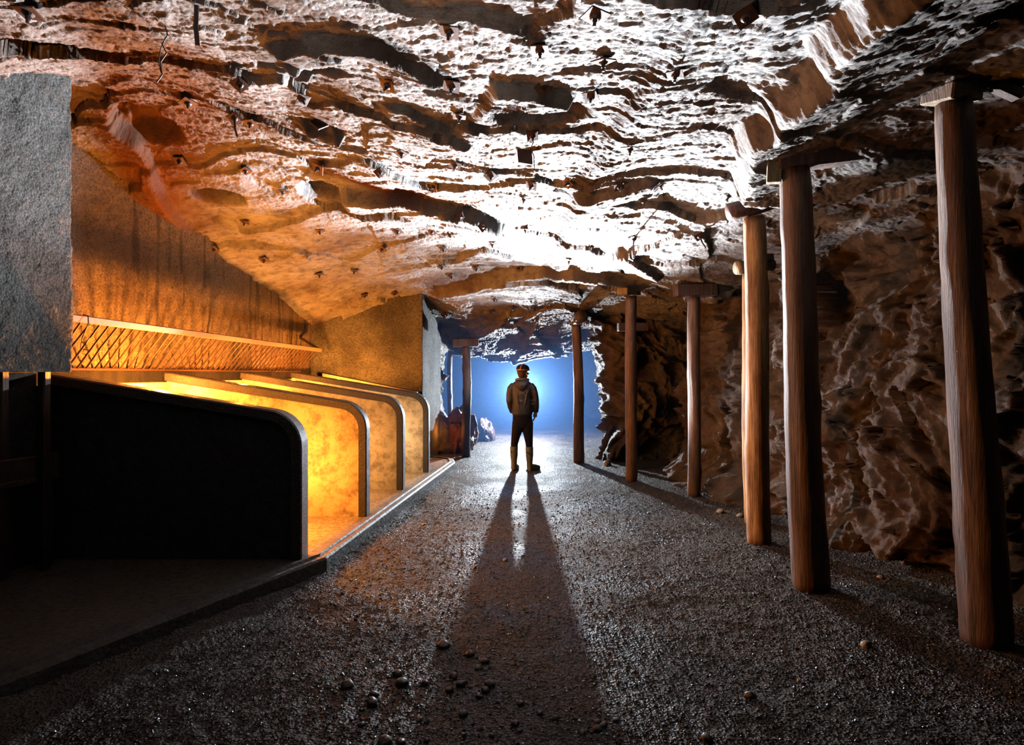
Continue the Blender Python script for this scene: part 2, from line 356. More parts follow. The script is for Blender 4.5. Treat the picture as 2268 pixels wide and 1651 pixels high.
ceiling = link('ceiling', me, M['ceiling']); tag(ceiling, 'rough pale rock ceiling of the mine with brown ledges', 'ceiling', kind='structure')
def ceil_at(x, y):
    i = np.clip(np.searchsorted(xs, x), 1, len(xs)-1); j = np.clip(np.searchsorted(ys, y), 1, len(ys)-1)
    return float(Z[i, j])
def ray_ceiling(px, py):
    """where the sight line through a bolt's place meets the rock"""
    k = (CY-py)/FPX; s = (px-CX)/FPX
    d = np.arange(1.7, 18, .01); x = s*d; z = CAMH+k*d
    i = np.clip(np.searchsorted(xs, x), 1, len(xs)-1); j = np.clip(np.searchsorted(ys, d), 1, len(ys)-1)
    hit = np.nonzero(z >= Z[i, j]-.005)[0]
    if not len(hit): return None
    h = hit[0]; xx, yy = x[h], d[h]; e = .06
    n = Vector(((ceil_at(xx+e, yy)-ceil_at(xx-e, yy))/(2*e), (ceil_at(xx, yy+e)-ceil_at(xx, yy-e))/(2*e), -1)).normalized()
    return Vector((xx, yy, ceil_at(xx, yy))), n

# ------------------------------------------------------------------ FLOOR
gx = grid_axis([(-6.5, -3.2, .06), (-3.2, 4.6, .018), (4.6, 6.5, .06)]); gy = grid_axis([(.4, 2.2, .05), (2.2, 6, .014), (6, 11, .025), (11, 16, .06), (16, 27, .15)])
GX, GY = np.meshgrid(gx, gy, indexing='ij')
def floor_z(x, y, fine=True):
    x = np.asarray(x, float).ravel(); y = np.asarray(y, float).ravel(); p = np.stack([x, y, 0*x], 1)
    z = .05*fbm(p*.5, 3, 101)+.018*fbm(p*2.2, 3, 104)
    if fine: z = z+.012*fbm(p*12, 3, 107)+.004*fbm(p*40, 2, 109)
    z = z*(.25+.75*sstep((np.abs(x-.2)-.0)/1.5))
    # bank of loose stones at the foot of the right wall
    z = z+.10*sstep((x-(3.75-.155*y))/.6)*sstep((11-y)/2)
    return z
GZ = floor_z(GX, GY)
me = npmesh('floor', np.stack([GX.ravel(), GY.ravel(), GZ], 1), gridfaces(len(gx), len(gy)))
tag(link('floor', me, M['gravel']), 'dark wet gravel floor of the mine gallery', 'floor', kind='structure')
def fz(x, y): return float(floor_z([x], [y])[0])

# ------------------------------------------------------------------ ROCK WALLS (a plan line swept up, broken into planes)
def catmull(pts, step):
    pts = np.array(pts, float); out = []
    P = np.vstack([2*pts[0]-pts[1], pts, 2*pts[-1]-pts[-2]])
    for i in range(1, len(P)-2):
        n = max(2, int(np.linalg.norm(P[i+1]-P[i])/step)); t = np.linspace(0, 1, n, endpoint=False)[:, None]
        a, b, c, d = P[i-1:i+3]; out.append(.5*((2*b)+(-a+c)*t+(2*a-5*b+4*c-d)*t**2+(-a+3*b-3*c+d)*t**3))
    return np.vstack(out+[P[-2][None]])
def rock_wall(name, plan, z0, z1, step, material, side, amp=1.0, lean=None, seed=0, label='', sc=1.0, stain=None, kind='structure', cat='wall'):
    L = catmull(plan, step); T = np.gradient(L, axis=0); T /= np.linalg.norm(T, axis=1)[:, None]
    Nn = np.stack([-T[:, 1], T[:, 0]], 1)*side; zz = np.arange(z0, z1, step)
    x = np.repeat(L[:, 0], len(zz)); y = np.repeat(L[:, 1], len(zz)); z = np.tile(zz, len(L)); nx = np.repeat(Nn[:, 0], len(zz)); ny = np.repeat(Nn[:, 1], len(zz))
    p = np.stack([x, y, z], 1)*sc
    ws = p+np.stack([fbm(p*1.1, 2, seed+1), fbm(p*1.1, 2, seed+2), fbm(p*1.1, 2, seed+3)], 1)*.4
    f1 = .8*facet(ws*1.2, seed+4, .6)[0]+.45*crag(ws*1.3, seed+4, .7, 1.3); f2 = .6*facet(ws*3.1, seed+5, .8)[0]+.6*crag(ws*3.3, seed+5, .8, 1.3); f3 = crag(ws*8, seed+6, .9, 1.2); fo, e1 = facet(ws*1.9, seed+7, .4)
    d = amp*(.34*f1+.17*f2+.055*f3+.05*fo+.016*fbm(p*30, 2, seed+19, .6)+.12*fbm(p*.8, 2, seed+8)+.03*fbm(p*9, 4, seed+9, .6)-.06*np.exp(-e1/.06))
    if lean is not None:
        dx, dy = lean(x, y, z); x = x+dx; y = y+dy
    me = npmesh(name, np.stack([x+nx*d, y+ny*d, z+.25*d*fbm(p*2, 1, seed+10)], 1), gridfaces(len(L), len(zz), side > 0))
    if stain is not None: set_stain(me, stain(x, y, z))
    o = link(name, me, material); tag(o, label, cat, kind=kind); return o
def lean_r(x, y, z):
    t = np.exp(-((y-10.6)/.8)**2)
    dx = .30*sstep((z-1.2)/2)*(y < 9.7)+.0*x-.30*sstep((.55-z)/.6)*(1-t)*sstep((y-2)/1)
    dx = dx-t*.34*((z-1.25)/1.25)**2
    return dx, 0*x
rock_wall('wall_right', [(4.4, .4), (4.15, 2.2), (3.95, 3.3), (3.65, 4.3), (3.38, 5.5), (3.12, 6.9), (2.82, 8.2), (2.75, 9.0), (3.3, 9.4), (3.5, 9.9), (2.9, 10.3), (2.0, 10.35), (1.95, 10.8), (2.7, 11.6), (3.2, 13), (3.4, 16), (3.2, 20), (3.3, 26.5)], -.3, 4.1, .022, M['wall'], -1, 1.0, lean_r, 200,
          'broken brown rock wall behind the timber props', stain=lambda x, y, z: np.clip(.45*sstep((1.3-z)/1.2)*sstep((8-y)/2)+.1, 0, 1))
def lean_l(x, y, z): return .45*sstep((1.0-z)/1.0)*np.exp(-((y-11.7)/.6)**2), 0*x
rock_wall('wall_left_far', [(-1.9, 10.95), (-1.45, 11.35), (-1.5, 11.9), (-2.6, 12.5), (-3.0, 14), (-2.6, 16.5), (-2.8, 20), (-3, 26.5)], -.3, 3.2, .04, M['wall'], 1, .55, lean_l, 240, 'dark rock face beyond the rendered pillar', stain=lambda x, y, z: 0*x+.3)
rock_wall('wall_back', [(-3.6, 26.0), (-1, 26.2), (1, 26.1), (3.8, 26.0)], -.3, 3.0, .07, M['wall'], -1, .7, None, 260, 'far rock face closing the hazy gallery')
rock_wall('wall_outer', [(-6.4, 1.0), (-6.3, 5), (-6.2, 10), (-5, 13)], -.3, 4.3, .12, M['wall'], 1, .4, None, 270, 'rock behind the stall recess')

# ------------------------------------------------------------------ RENDERED MASONRY
def rough_prism(name, plan, z0, z1, step, material, amp, seed, label, bottom=True, stain=None, closed=True, vstretch=1.0):
    V = []; F = []; S = []; n0 = 0; pl = list(plan); zz = np.linspace(z0, z1, max(2, int((z1-z0)/step)))
    segs = list(zip(pl, pl[1:]+pl[:1])) if closed else list(zip(pl, pl[1:]))
    L = []
    for a, b in segs:
        a = np.array(a); b = np.array(b); n = max(2, int(np.linalg.norm(b-a)/step)); t = np.linspace(0, 1, n, endpoint=False)[:, None]
        L.append(a+(b-a)*t)
    L = np.vstack(L+[np.array([segs[-1][1]])]); T = np.roll(L, -1, 0)-np.roll(L, 1, 0)
    if closed: T[0] = L[1]-L[-2]; T[-1] = T[0]
    T /= np.linalg.norm(T, axis=1)[:, None]+1e-9; Nn = np.stack([T[:, 1], -T[:, 0]], 1)
    x = np.repeat(L[:, 0], len(zz)); y = np.repeat(L[:, 1], len(zz)); z = np.tile(zz, len(L)); p = np.stack([x, y, z*vstretch], 1)
    d = amp*(1.2*fbm(p*2.2, 3, seed)+.55*fbm(p*11, 3, seed+3, .65)+.30*fbm(p*34, 2, seed+5, .6))
    if closed: d[-len(zz):] = d[:len(zz)]
    me = npmesh(name, np.stack([x+np.repeat(Nn[:, 0], len(zz))*d, y+np.repeat(Nn[:, 1], len(zz))*d, z], 1), gridfaces(len(L), len(zz)))
    if bottom:
        bm = bmesh.new(); bm.from_mesh(me); bm.verts.ensure_lookup_table()
        try: bm.faces.new([bm.verts[i*len(zz)] for i in range(len(L)-1)])
        except Exception: pass
        bm.to_mesh(me); bm.free()
    if stain is not None:
        co_ = np.empty(len(me.vertices)*3, np.float32); me.vertices.foreach_get('co', co_); co_ = co_.reshape(-1, 3)
        set_stain(me, stain(co_[:, 0], co_[:, 1], co_[:, 2]))
    return tag(link(name, me, material), label, 'wall', kind='structure')
def fx(y): return -3.56-SLOPE*(4.6-y)
rough_prism('wall_left_front', [(fx(1.0), 1.0), (fx(4.6), 4.6), (-5.2, 4.6), (-5.2, 1.0)], 1.632, 4.7, .016, M['render'], .020, 300, 'grey rough-rendered wall block in front of the stall recess')
def tar_line(x, y, z):
    p = np.stack([x, y, z], 1); n = fbm(p*7, 3, 333)
    return np.clip(sstep((1.70+.03*n-z)/.03)*.95+.55*sstep((fbm(p*np.array([1.5, 9, .8]), 3, 335)-.12)/.2)*sstep((y-5)/1), 0, 1)
rough_prism('wall_left', [(wall_x(10.3), 10.3), (wall_x(1.0), 1.0)][::-1], -.2, 4.4, .018, M['render_warm'], .014, 310, 'rough-rendered rear wall of the stall recess above the hay rack', False, tar_line, closed=False)
rough_prism('wall_left_pier', [(-3.9, 9.90), (-1.56, 9.90), (-1.41, 11.25), (-1.7, 11.6), (-3.9, 11.6)], -.2, 3.6, .016, M['render'], .012, 320, 'rendered end wall and pillar closing the stall recess', vstretch=.45,
            stain=lambda x, y, z: 0*x)

# stall floor (concrete platform), kerb, manger ledge
def prism(plan, z0, z1, bev=0):
    bm = bmesh.new(); a = [bm.verts.new((x, y, z0)) for x, y in plan]; b = [bm.verts.new((x, y, z1)) for x, y in plan]
    bm.faces.new(a[::-1]); bm.faces.new(b); n = len(plan)
    for i in range(n): bm.faces.new((a[i], a[(i+1) % n], b[(i+1) % n], b[i]))
    if bev: bmesh.ops.bevel(bm, geom=bm.edges[:], offset=bev, segments=2, affect='EDGES', profile=.6)
    return bm
KN = [(-3.62, .9), (-2.52, 2.80), (-1.53, 4.70)]; KF = [(-1.53, 4.70), (-1.24, 7.2), (-.955, 9.62), (-1.02, 9.98), (-1.32, 10.22), (-1.55, 10.3)]
def offset_line(pts, d):
    pts = np.array(pts); T = np.gradient(pts, axis=0); T /= np.linalg.norm(T, axis=1)[:, None]; return pts+np.stack([-T[:, 1], T[:, 0]], 1)*d
def strip_mesh(pts, prof, step=.05, seed=0, amp=.004):
    """sweep a cross-section (offset to the left, height) along a plan line"""
    pts = np.array(pts, float); out = []
    for a, b in zip(pts[:-1], pts[1:]):
        n = max(2, int(np.linalg.norm(b-a)/step)); out.append(a+(b-a)*np.linspace(0, 1, n, endpoint=False)[:, None])
    L = np.vstack(out+[pts[-1][None]]); T = np.gradient(L, axis=0); T /= np.linalg.norm(T, axis=1)[:, None]; Nl = np.stack([-T[:, 1], T[:, 0]], 1)
    V = np.concatenate([np.c_[L+Nl*o, np.full(len(L), z)] for o, z in prof]).reshape(len(prof), len(L), 3)
    q = V.reshape(-1, 3); r = amp*fbm(q*9, 3, seed); V = V+np.stack([r, r, r*.8], 1).reshape(V.shape)
    F = gridfaces(len(prof), len(L)); me_f = F
    bm = bmesh.new(); vs = [bm.verts.new(v) for v in V.reshape(-1, 3)]
    for f in F: bm.faces.new([vs[i] for i in f])
    n = len(L)
    bm.faces.new([vs[k*n] for k in range(len(prof))]); bm.faces.new([vs[k*n+n-1] for k in range(len(prof))][::-1])
    return bm
plat_in = [tuple(p) for p in offset_line(KN, .14)[:2]]+[(-1.66, 4.74)]+[tuple(p) for p in offset_line(KF, .14)[1:]]
plat = plat_in+[(-2.2, 10.6), (wall_x(10.2), 10.2), (wall_x(1.0), .9)]
bm = prism(plat, -.2, .095); bmobj('floor_stalls', bm, M['concrete'])
tag(bpy.data.objects['floor_stalls'], 'worn concrete floor of the cattle stalls', 'floor', kind='structure')
PROF = [(0, -.1), (.004, .085), (.02, .10), (.07, .104), (.08, .118), (.10, .118), (.115, .100), (.20, .098), (.22, -.1)]
k1 = bmobj('stone_kerb', strip_mesh(KN, PROF, .03, 400), M['kerb'], smooth=False); tag(k1, 'near length of concrete kerb running diagonally out of the dark stall', 'kerb')
k2 = bmobj('stone_kerb', strip_mesh(KF, PROF, .03, 401), M['kerb'], smooth=False); tag(k2, 'far length of concrete kerb with bright wet lip beside the lit stalls', 'kerb')
tag(bmobj('wall_left_low', prism([(wall_x(1.0)-.25, 1.0), (wall_x(1.0)+.27, 1.0), (wall_x(4.6)+.27, 4.6), (wall_x(4.6)-.25, 4.6)], .09, 1.634, .01), M['panel_shaded']), 'dark smooth wall under the grey rendered block in the front stall', 'wall', kind='structure')
led = [(wall_x(4.6)-.1, 4.6), (wall_x(4.6)+.29, 4.6), (wall_x(9.9)+.29, 9.88), (wall_x(9.9)-.1, 9.88)]
tag(bmobj('trim_manger', prism(led, .1, 1.52, .012), M['panel']), 'solid manger ledge along the rear wall under the hay rack', 'ledge', kind='structure')

# ------------------------------------------------------------------ STALL PARTITIONS
def profile(x0, x1, zt0, zt1, r, inset=0.0, n=10):
    """outline of one partition: sloping top, rounded front corner, straight front"""
    sl = (zt1-zt0)/((x1-r)-x0); a0 = math.atan(sl); pts = [(x0, zt0-inset)]
    # circle tangent to top line and front line
    R = r-inset*.9; xf = x1-inset
    ang = math.pi/2+a0; cx = xf-R
    top = lambda x: zt0-inset+sl*(x-x0)
    cz = top(cx)-R/math.cos(a0)*1.0
    for k in range(n+1):
        t = (math.pi/2+a0)*(1-k/n); pts.append((cx+R*math.cos(t), cz+R*math.sin(t)))
    return pts
def partition(d, xw, x1, thick, label, core_mat, rim=True, slant=0.0):
    t = empty('stall_partition', ((xw+x1)/2, d, .1), label, 'partition', 'cattle stall partitions')
    h = thick/2; yc = d-h+.0
    out = profile(xw, x1, 1.625, 1.33, .30); inn = profile(xw, x1, 1.625, 1.33, .30, .085)
    z0 = .085
    # core
    bm = bmesh.new(); pl = inn+[(inn[-1][0], z0), (xw, z0)]; c = h*.45
    A = [bm.verts.new((x, yc-c, z)) for x, z in pl]; B = [bm.verts.new((x, yc+c, z)) for x, z in pl]
    bm.faces.new(A); bm.faces.new(B[::-1])
    for i in range(len(pl)): bm.faces.new((A[i], B[i], B[(i+1) % len(pl)], A[(i+1) % len(pl)]))
    bmobj('panel', bm, core_mat, t)
    O = out+[(out[-1][0], z0)]; I = inn+[(inn[-1][0], z0)]
    bm = bmesh.new(); e = .012
    rings = []
    for (ox, oz), (ix, iz) in zip(O, I):
        vx = Vector((ox-ix, 0, oz-iz)).normalized()*e
        rings.append([bm.verts.new(v) for v in ((ix, yc-h, iz), (ox-vx.x, yc-h, oz-vx.z), (ox, yc-h+e, oz), (ox, yc+h-e, oz), (ox-vx.x, yc+h, oz-vx.z), (ix, yc+h, iz))])
    for a, b in zip(rings[:-1], rings[1:]):
        for i in range(6): bm.faces.new((a[i], a[(i+1) % 6], b[(i+1) % 6], b[i]))
    bm.faces.new(rings[0]); bm.faces.new(rings[-1][::-1])
    bmobj('rim', bm, M['tar'], t, label='dark tarred rim')
    return t
def mx(d): return wall_x(d)+.27
partition(4.78, mx(4.7), -1.71, .16, 'nearest stall partition, its near face in deep shadow beside the dark front stall', M['panel_shaded'])
partition(6.16, mx(6.1), -1.535, .16, 'second stall partition, its face glowing strong orange', M['panel'])
partition(7.52, mx(7.4), -1.41, .16, 'third stall partition, pale orange face with blotchy plaster', M['panel'])
partition(8.80, mx(8.7), -1.268, .16, 'farthest stall partition with a dark rim, pale streaked face beside the pillar', M['panel'])
# plain low wall against the end wall
bm = bmesh.new(); pl = [(mx(9.8), 1.60), (-1.62, 1.28), (-1.62, .09), (mx(9.8), .09)]
A = [bm.verts.new((x, 9.70, z)) for x, z in pl]; B = [bm.verts.new((x, 9.93, z)) for x, z in pl]
bm.faces.new(A); bm.faces.new(B[::-1])
for i in range(4): bm.faces.new((A[i], B[i], B[(i+1) % 4], A[(i+1) % 4]))
tag(bmobj('trim_plinth', bm, M['panel']), 'pale sloping plinth against the end wall of the recess', 'ledge', kind='structure')

# ------------------------------------------------------------------ tubes, boxes
def tube(bm, pts, r, n=8, cap=True, wob=0):
    pts = [Vector(p) for p in pts]; rs = r if isinstance(r, (list, tuple)) else [r]*len(pts); rings = []
    ref = Vector((0, 0, 1)) if abs((pts[-1]-pts[0]).normalized().z) < .9 else Vector((1, 0, 0))
    for i, p in enumerate(pts):
        t = (pts[min(i+1, len(pts)-1)]-pts[max(i-1, 0)]).normalized(); u = t.cross(ref).normalized(); v = t.cross(u)
        rings.append([bm.verts.new(p+(u*math.cos(2*math.pi*k/n)+v*math.sin(2*math.pi*k/n))*rs[i]*(1+wob*math.sin(k*1.7+i*.9))) for k in range(n)])
    for a, b in zip(rings[:-1], rings[1:]):
        for k in range(n): bm.faces.new((a[k], a[(k+1) % n], b[(k+1) % n], b[k]))
    if cap: bm.faces.new(rings[0][::-1]); bm.faces.new(rings[-1])
    return bm
def beam(bm, a, b, w_, h_, roll=0.0, bev=.006):
    a = Vector(a); b = Vector(b); t = (b-a).normalized(); ref = Vector((0, 0, 1)) if abs(t.z) < .9 else Vector((0, 1, 0))
    u = t.cross(ref).normalized(); v = u.cross(t); q = Matrix.Rotation(roll, 3, t); u = q@u; v = q@v
    c = []
    for p in (a, b): c.append([bm.verts.new(p+u*sx*w_/2+v*sz*h_/2) for sx, sz in ((-1, -1), (1, -1), (1, 1), (-1, 1))])
    fs = [bm.faces.new(c[0][::-1]), bm.faces.new(c[1])]
    for k in range(4): fs.append(bm.faces.new((c[0][k], c[0][(k+1) % 4], c[1][(k+1) % 4], c[1][k])))
    if bev: bmesh.ops.bevel(bm, geom=list({e for f in fs for e in f.edges}), offset=bev, segments=1, affect='EDGES')
    return bm

# ------------------------------------------------------------------ HAY RACK
rk0 = 4.70; rk1 = 9.45
def rail_p(y): return Vector((wall_x(y)+.34, y, 2.095-.022*(y-4.7)))
def foot_p(y): return Vector((wall_x(y)+.02, y, 1.66-.006*(y-4.7)))
rack = empty('hay_rack', (wall_x(7)+.2, 7, 1.6), 'long rusty slanted hay rack on the orange rear wall above the stalls', 'hay rack')
bm = bmesh.new(); a, b = rail_p(rk0-.15), rail_p(rk1+.05); beam(bm, a, b, .05, .062, math.radians(12), .004); bmobj('top_rail', bm, M['iron_rail'], rack, label='pale scratched top rail')
bm = bmesh.new(); tube(bm, [foot_p(rk0-.15), foot_p(rk1)], .014, 8); bmobj('bottom_rail', bm, M['iron'], rack)
NT = 48
for k in range(NT):
    y = rk0+.05+(rk1-rk0-.1)*k/(NT-1); bm = bmesh.new(); j = random.uniform(-.008, .008)
    tube(bm, [foot_p(y), foot_p(y).lerp(rail_p(y), .5)+Vector((j, j, 0)), rail_p(y)], .0085, 6); bmobj('tine', bm, M['iron'], rack)
for y in (rk1+.03, 7.1):
    bm = bmesh.new(); beam(bm, rail_p(y), Vector((wall_x(y), y+.02, 2.20 if y > 9 else 2.1)), .03, .035, 0, .002); bmobj('bracket', bm, M['iron_dark'], rack)
# wire hanging on the rack's near end
yw = 4.95; r0 = rail_p(yw)
bm = bmesh.new(); tube(bm, [r0+Vector((.0, 0, .04)), r0+Vector((.05, -.01, .03)), r0+Vector((.06, -.02, -.04)), r0+Vector((.02, -.02, -.13)), r0+Vector((.0, -.02, -.19)), r0+Vector((.04, -.02, -.21)), r0+Vector((.07, -.02, -.16))], .005, 6)
tube(bm, [r0+Vector((.0, -.02, -.19)), r0+Vector((-.01, -.02, -.25)), r0+Vector((.03, -.02, -.27)), r0+Vector((.04, -.02, -.22)), r0+Vector((.0, -.02, -.2))], .0035, 5)
tube(bm, [r0+Vector((.02, -.02, -.26)), r0+Vector((.01, -.02, -.30)), r0+Vector((.05, -.02, -.31)), r0+Vector((.06, -.02, -.27)), r0+Vector((.02, -.02, -.26))], .0035, 5)
tag(bmobj('wire_hook', bm, M['iron_dark']), 'dark twisted wire hook hanging from the near end of the hay rack', 'hook')

# ------------------------------------------------------------------ dark trough and uprights of the front stall
tr = empty('feed_trough', (-3.72, 3.9, .1), 'dark wooden feed trough in the shadowed front stall under the grey wall', 'trough')
bm = bmesh.new(); beam(bm, (-3.78-.117*2.2, 2.4, .885), (-3.66, 4.58, .885), .05, .20, 0, .008); bmobj('front_board', bm, M['wood_dark'], tr)
bm = bmesh.new(); beam(bm, (-3.80-.117*2.2, 2.4, .80), (-3.70, 4.58, .80), .16, .04, 0, .004); bmobj('bottom_board', bm, M['wood_dark'], tr)
for yy in (2.9, 4.5):
    bm = bmesh.new(); beam(bm, (-3.70-.117*(4.5-yy), yy, .095), (-3.70-.117*(4.5-yy), yy, .80), .09, .09, 0, .008); bmobj('leg', bm, M['wood_dark'], tr)
for (px, pt, dd, lab) in ((98, 786, 4.42, 'dark stub of a stall upright beside the shadowed end of the nearest partition'), (4, 735, 4.2, 'dark stall upright cut by the left edge of the frame')):
    x = (px-CX)/FPX*dd; zt = CAMH+(CY-pt)/FPX*dd
    bm = bmesh.new(); beam(bm, (x, dd, .09), (x, dd, zt), .06, .07, 0, .01); tag(bmobj('stall_upright', bm, M['wood_dark']), lab, 'post', 'dark uprights of the front stall')

# ------------------------------------------------------------------ TIMBER PROPS
def log_mesh(a, b, ra, rb, seed, n=26, m=40, knots=5, bow=.012):
    a = Vector(a); b = Vector(b); rr = random.Random(seed); t = (b-a).normalized(); ref = Vector((0, 1, 0)) if abs(t.z) > .5 else Vector((0, 0, 1)); u = t.cross(ref).normalized(); v = t.cross(u)
    kn = [(rr.uniform(.1, .9), rr.uniform(0, 6.28), rr.uniform(.006, .016)) for _ in range(knots)]
    ph = rr.uniform(0, 6.28); V = []
    for i in range(m+1):
        s = i/m; c = a.lerp(b, s)+u*bow*math.sin(s*5.5+ph)+v*bow*math.cos(s*4.1+ph)
        for k in range(n):
            th = 2*math.pi*k/n; r = (ra+(rb-ra)*s)*(1+.025*math.sin(2*th+ph+s*2)+.018*math.sin(3*th+s*9)+.012*math.sin(s*37+k)+rr.uniform(-.006, .006))
            for ks, kt, kh in kn: r += kh*math.exp(-((s-ks)/.03)**2-(math.atan2(math.sin(th-kt), math.cos(th-kt))/.5)**2)
            if s < .012 or s > .988: r *= .965
            V.append(c+(u*math.cos(th)+v*math.sin(th))*r)
    F = []
    bm = bmesh.new(); vs = [bm.verts.new(p) for p in V]
    for i in range(m):
        for k in range(n): bm.faces.new((vs[i*n+k], vs[i*n+(k+1) % n], vs[(i+1)*n+(k+1) % n], vs[(i+1)*n+k]))
    bm.faces.new(vs[:n][::-1]); bm.faces.new(vs[-n:]); return bm
def prop(base, top, ztop, rb, rt, material, seed, label, d):
    x0 = (base[0]-CX)/FPX*d; x1 = (top-CX)/FPX*d; z0 = fz(x0, d)-.02
    t = empty('timber_prop', (x0, d, z0), label, 'prop', 'upright timber props holding the roof')
    bmobj('post', log_mesh((x0, d, z0), (x1, d, ztop), rb, rt, seed), material, t, smooth=True)
    return t, Vector((x1, d, ztop))
def block(t, name, a, b, w_, h_, material, roll=0, bev=.01):
    bm = bmesh.new(); beam(bm, a, b, w_, h_, roll, bev); return bmobj(name, bm, material, t)
t, p = prop((2180, 1420), 2112, 3.27, .133, .098, M['wood_brown'], 1, 'thickest timber prop, nearest the camera at the right edge, pale on its left side', 3.45)
block(t, 'headboard', p+Vector((-.12, -.02, .045)), p+Vector((.13, .06, .07)), .20, .10, M['wood_pale'], .2)
block(t, 'headboard', p+Vector((-.20, -.05, .20)), p+Vector((.75, .25, .22)), .26, .17, M['wood_dark'], .0)
block(t, 'wedge', p+Vector((.16, -.10, .06)), p+Vector((.30, -.12, -.02)), .10, .06, M['wood_dark'], .2)
block(t, 'wedge', p+Vector((-.14, .0, .32)), p+Vector((.3, .05, .33)), .2, .08, M['wood_dark'], .2)
t, p = prop((1795, 1305), 1759, 3.16, .135, .106, M['wood_brown'], 2, 'second nearest prop, knotty reddish-brown trunk with a white rim down its left side', 4.30)
block(t, 'headboard', p+Vector((-.12, .05, .10)), p+Vector((.85, -.12, .16)), .20, .19, M['wood_dark'], .1)
block(t, 'wedge', p+Vector((-.13, .03, .20)), p+Vector((-.155, .0, -.10)), .10, .05, M['wood_pale'], .3, .004)
block(t, 'headboard', p+Vector((-.27, .22, .19)), p+Vector((.35, .20, .24)), .16, .06, M['wood_dark'], .0)
block(t, 'wedge', p+Vector((-.26, .05, .26)), p+Vector((.4, .0, .30)), .2, .07, M['wood_dark'], .0)
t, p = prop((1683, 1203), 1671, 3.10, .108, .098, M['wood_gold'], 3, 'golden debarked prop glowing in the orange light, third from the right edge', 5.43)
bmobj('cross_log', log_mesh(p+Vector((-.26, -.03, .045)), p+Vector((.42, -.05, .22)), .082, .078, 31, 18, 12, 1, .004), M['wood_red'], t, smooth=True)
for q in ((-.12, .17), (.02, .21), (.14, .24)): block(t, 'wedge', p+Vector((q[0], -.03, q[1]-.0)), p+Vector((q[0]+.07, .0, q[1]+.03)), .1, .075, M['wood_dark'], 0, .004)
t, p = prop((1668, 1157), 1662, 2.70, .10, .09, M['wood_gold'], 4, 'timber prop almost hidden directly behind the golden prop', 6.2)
bmobj('cross_log', log_mesh(p+Vector((-.17, -.05, .055)), p+Vector((.26, .05, .10)), .075, .07, 32, 16, 10, 1, .003), M['wood_pale'], t, smooth=True)
block(t, 'wedge', p+Vector((-.06, 0, .16)), p+Vector((.24, .03, .18)), .12, .07, M['wood_dark'], 0, .004)
t, p = prop((1536, 1098), 1538, 2.60, .084, .083, M['wood_brown'], 5, 'slim smooth prop under a dark squared headboard, between golden prop and passage wall', 7.43)
block(t, 'headboard', p+Vector((-.26, -.02, .085)), p+Vector((.28, .02, .105)), .17, .16, M['wood_dark'], 0)
block(t, 'wedge', p+Vector((-.20, 0, .19)), p+Vector((.3, 0, .21)), .12, .06, M['wood_dark'], 0, .004)
t, p = prop((1397, 1065), 1398, 2.76, .088, .084, M['wood_brown'], 6, 'prop with splintered orange-brown bark beside the dark side passage', 8.50)
block(t, 'headboard', p+Vector((-.17, -.16, .05)), p+Vector((.10, .12, .085)), .18, .11, M['wood_pale'], .1)
block(t, 'headboard', p+Vector((-.13, .02, .17)), p+Vector((.18, .06, .17)), .16, .13, M['wood_dark'], 0)
t, p = prop((1399, 1040), 1399, 2.30, .08, .08, M['wood_dark'], 7, 'prop hidden behind the splintered prop, only its headboard sticking out', 9.45)
block(t, 'headboard', p+Vector((-.23, 0, .07)), p+Vector((.27, 0, .07)), .16, .14, M['wood_dark'], 0)
t, p = prop((1284, 1025), 1277, 2.47, .097, .082, M['wood_brown'], 8, 'leaning prop right of the person, capped by a round log end', 10.2)
bmobj('cross_log', log_mesh(p+Vector((.05, -.30, .12)), p+Vector((.03, .30, .12)), .115, .11, 33, 18, 8, 1, .003), M['wood_dark'], t, smooth=True)
block(t, 'wedge', p+Vector((-.13, -.05, -.02)), p+Vector((-.02, -.05, .08)), .10, .05, M['wood_pale'], 0, .004)
t, p = prop((1033, 1012), 1033, 2.10, .082, .078, M['wood_dark'], 9, 'dark prop with a T-shaped headboard left of the person', 10.87)
block(t, 'headboard', p+Vector((-.26, 0, .075)), p+Vector((.23, 0, .085)), .16, .15, M['wood_dark'], 0)
t, p = prop((997, 990), 997, 1.98, .062, .055, M['wood_brown'], 10, 'thin prop in the haze behind the orange boulder', 12.4)
block(t, 'headboard', p+Vector((-.05, 0, .05)), p+Vector((.35, .1, .03)), .12, .09, M['wood_dark'], 0)

# ------------------------------------------------------------------ BOULDER, PEBBLES, GRAVEL
def ico(sub):
    bm = bmesh.new(); bmesh.ops.create_icosphere(bm, subdivisions=sub, radius=1); V = np.array([v.co[:] for v in bm.verts]); F = np.array([[v.index for v in f.verts] for f in bm.faces]); bm.free(); return V, F
V5, F5 = ico(5)
def stone(name, loc, s, seed, material, facet_amp=.0, V=V5, F=F5):
    q = V+.0; n = fbm(q*1.1+seed, 3, seed); d = 1+.25*n
    if facet_amp:
        f, e = facet(q*1.6+seed, seed, .8); f2, _ = facet(q*4+seed, seed+1, .8); d = d+facet_amp*f+facet_amp*.35*f2
    P = q*d[:, None]*np.array(s); o = link(name, npmesh(name, P, F), material); o.location = loc; return o
o = stone('boulder', (-1.08, 11.6, .28), (.34, .40, .62), 5, M['boulder'], .32); tag(o, 'orange-lit boulder leaning at the foot of the rendered pillar', 'boulder')
set_stain(o.data, np.full(len(V5), .6))
o = stone('boulder', (-.62, 13.4, .12), (.22, .30, .34), 6, M['iron_dark'], .3); tag(o, 'dim boulder in the blue haze right of the T-shaped prop', 'boulder')
x, y = FL(1345, 1030); o = stone('white_stone', (x, y, fz(x, y)+.03), (.07, .06, .06), 8, M['white_stone'], .25, *ico(3)); tag(o, 'small white stone lying in front of the rock buttress', 'stone')
V3, F3 = ico(3)
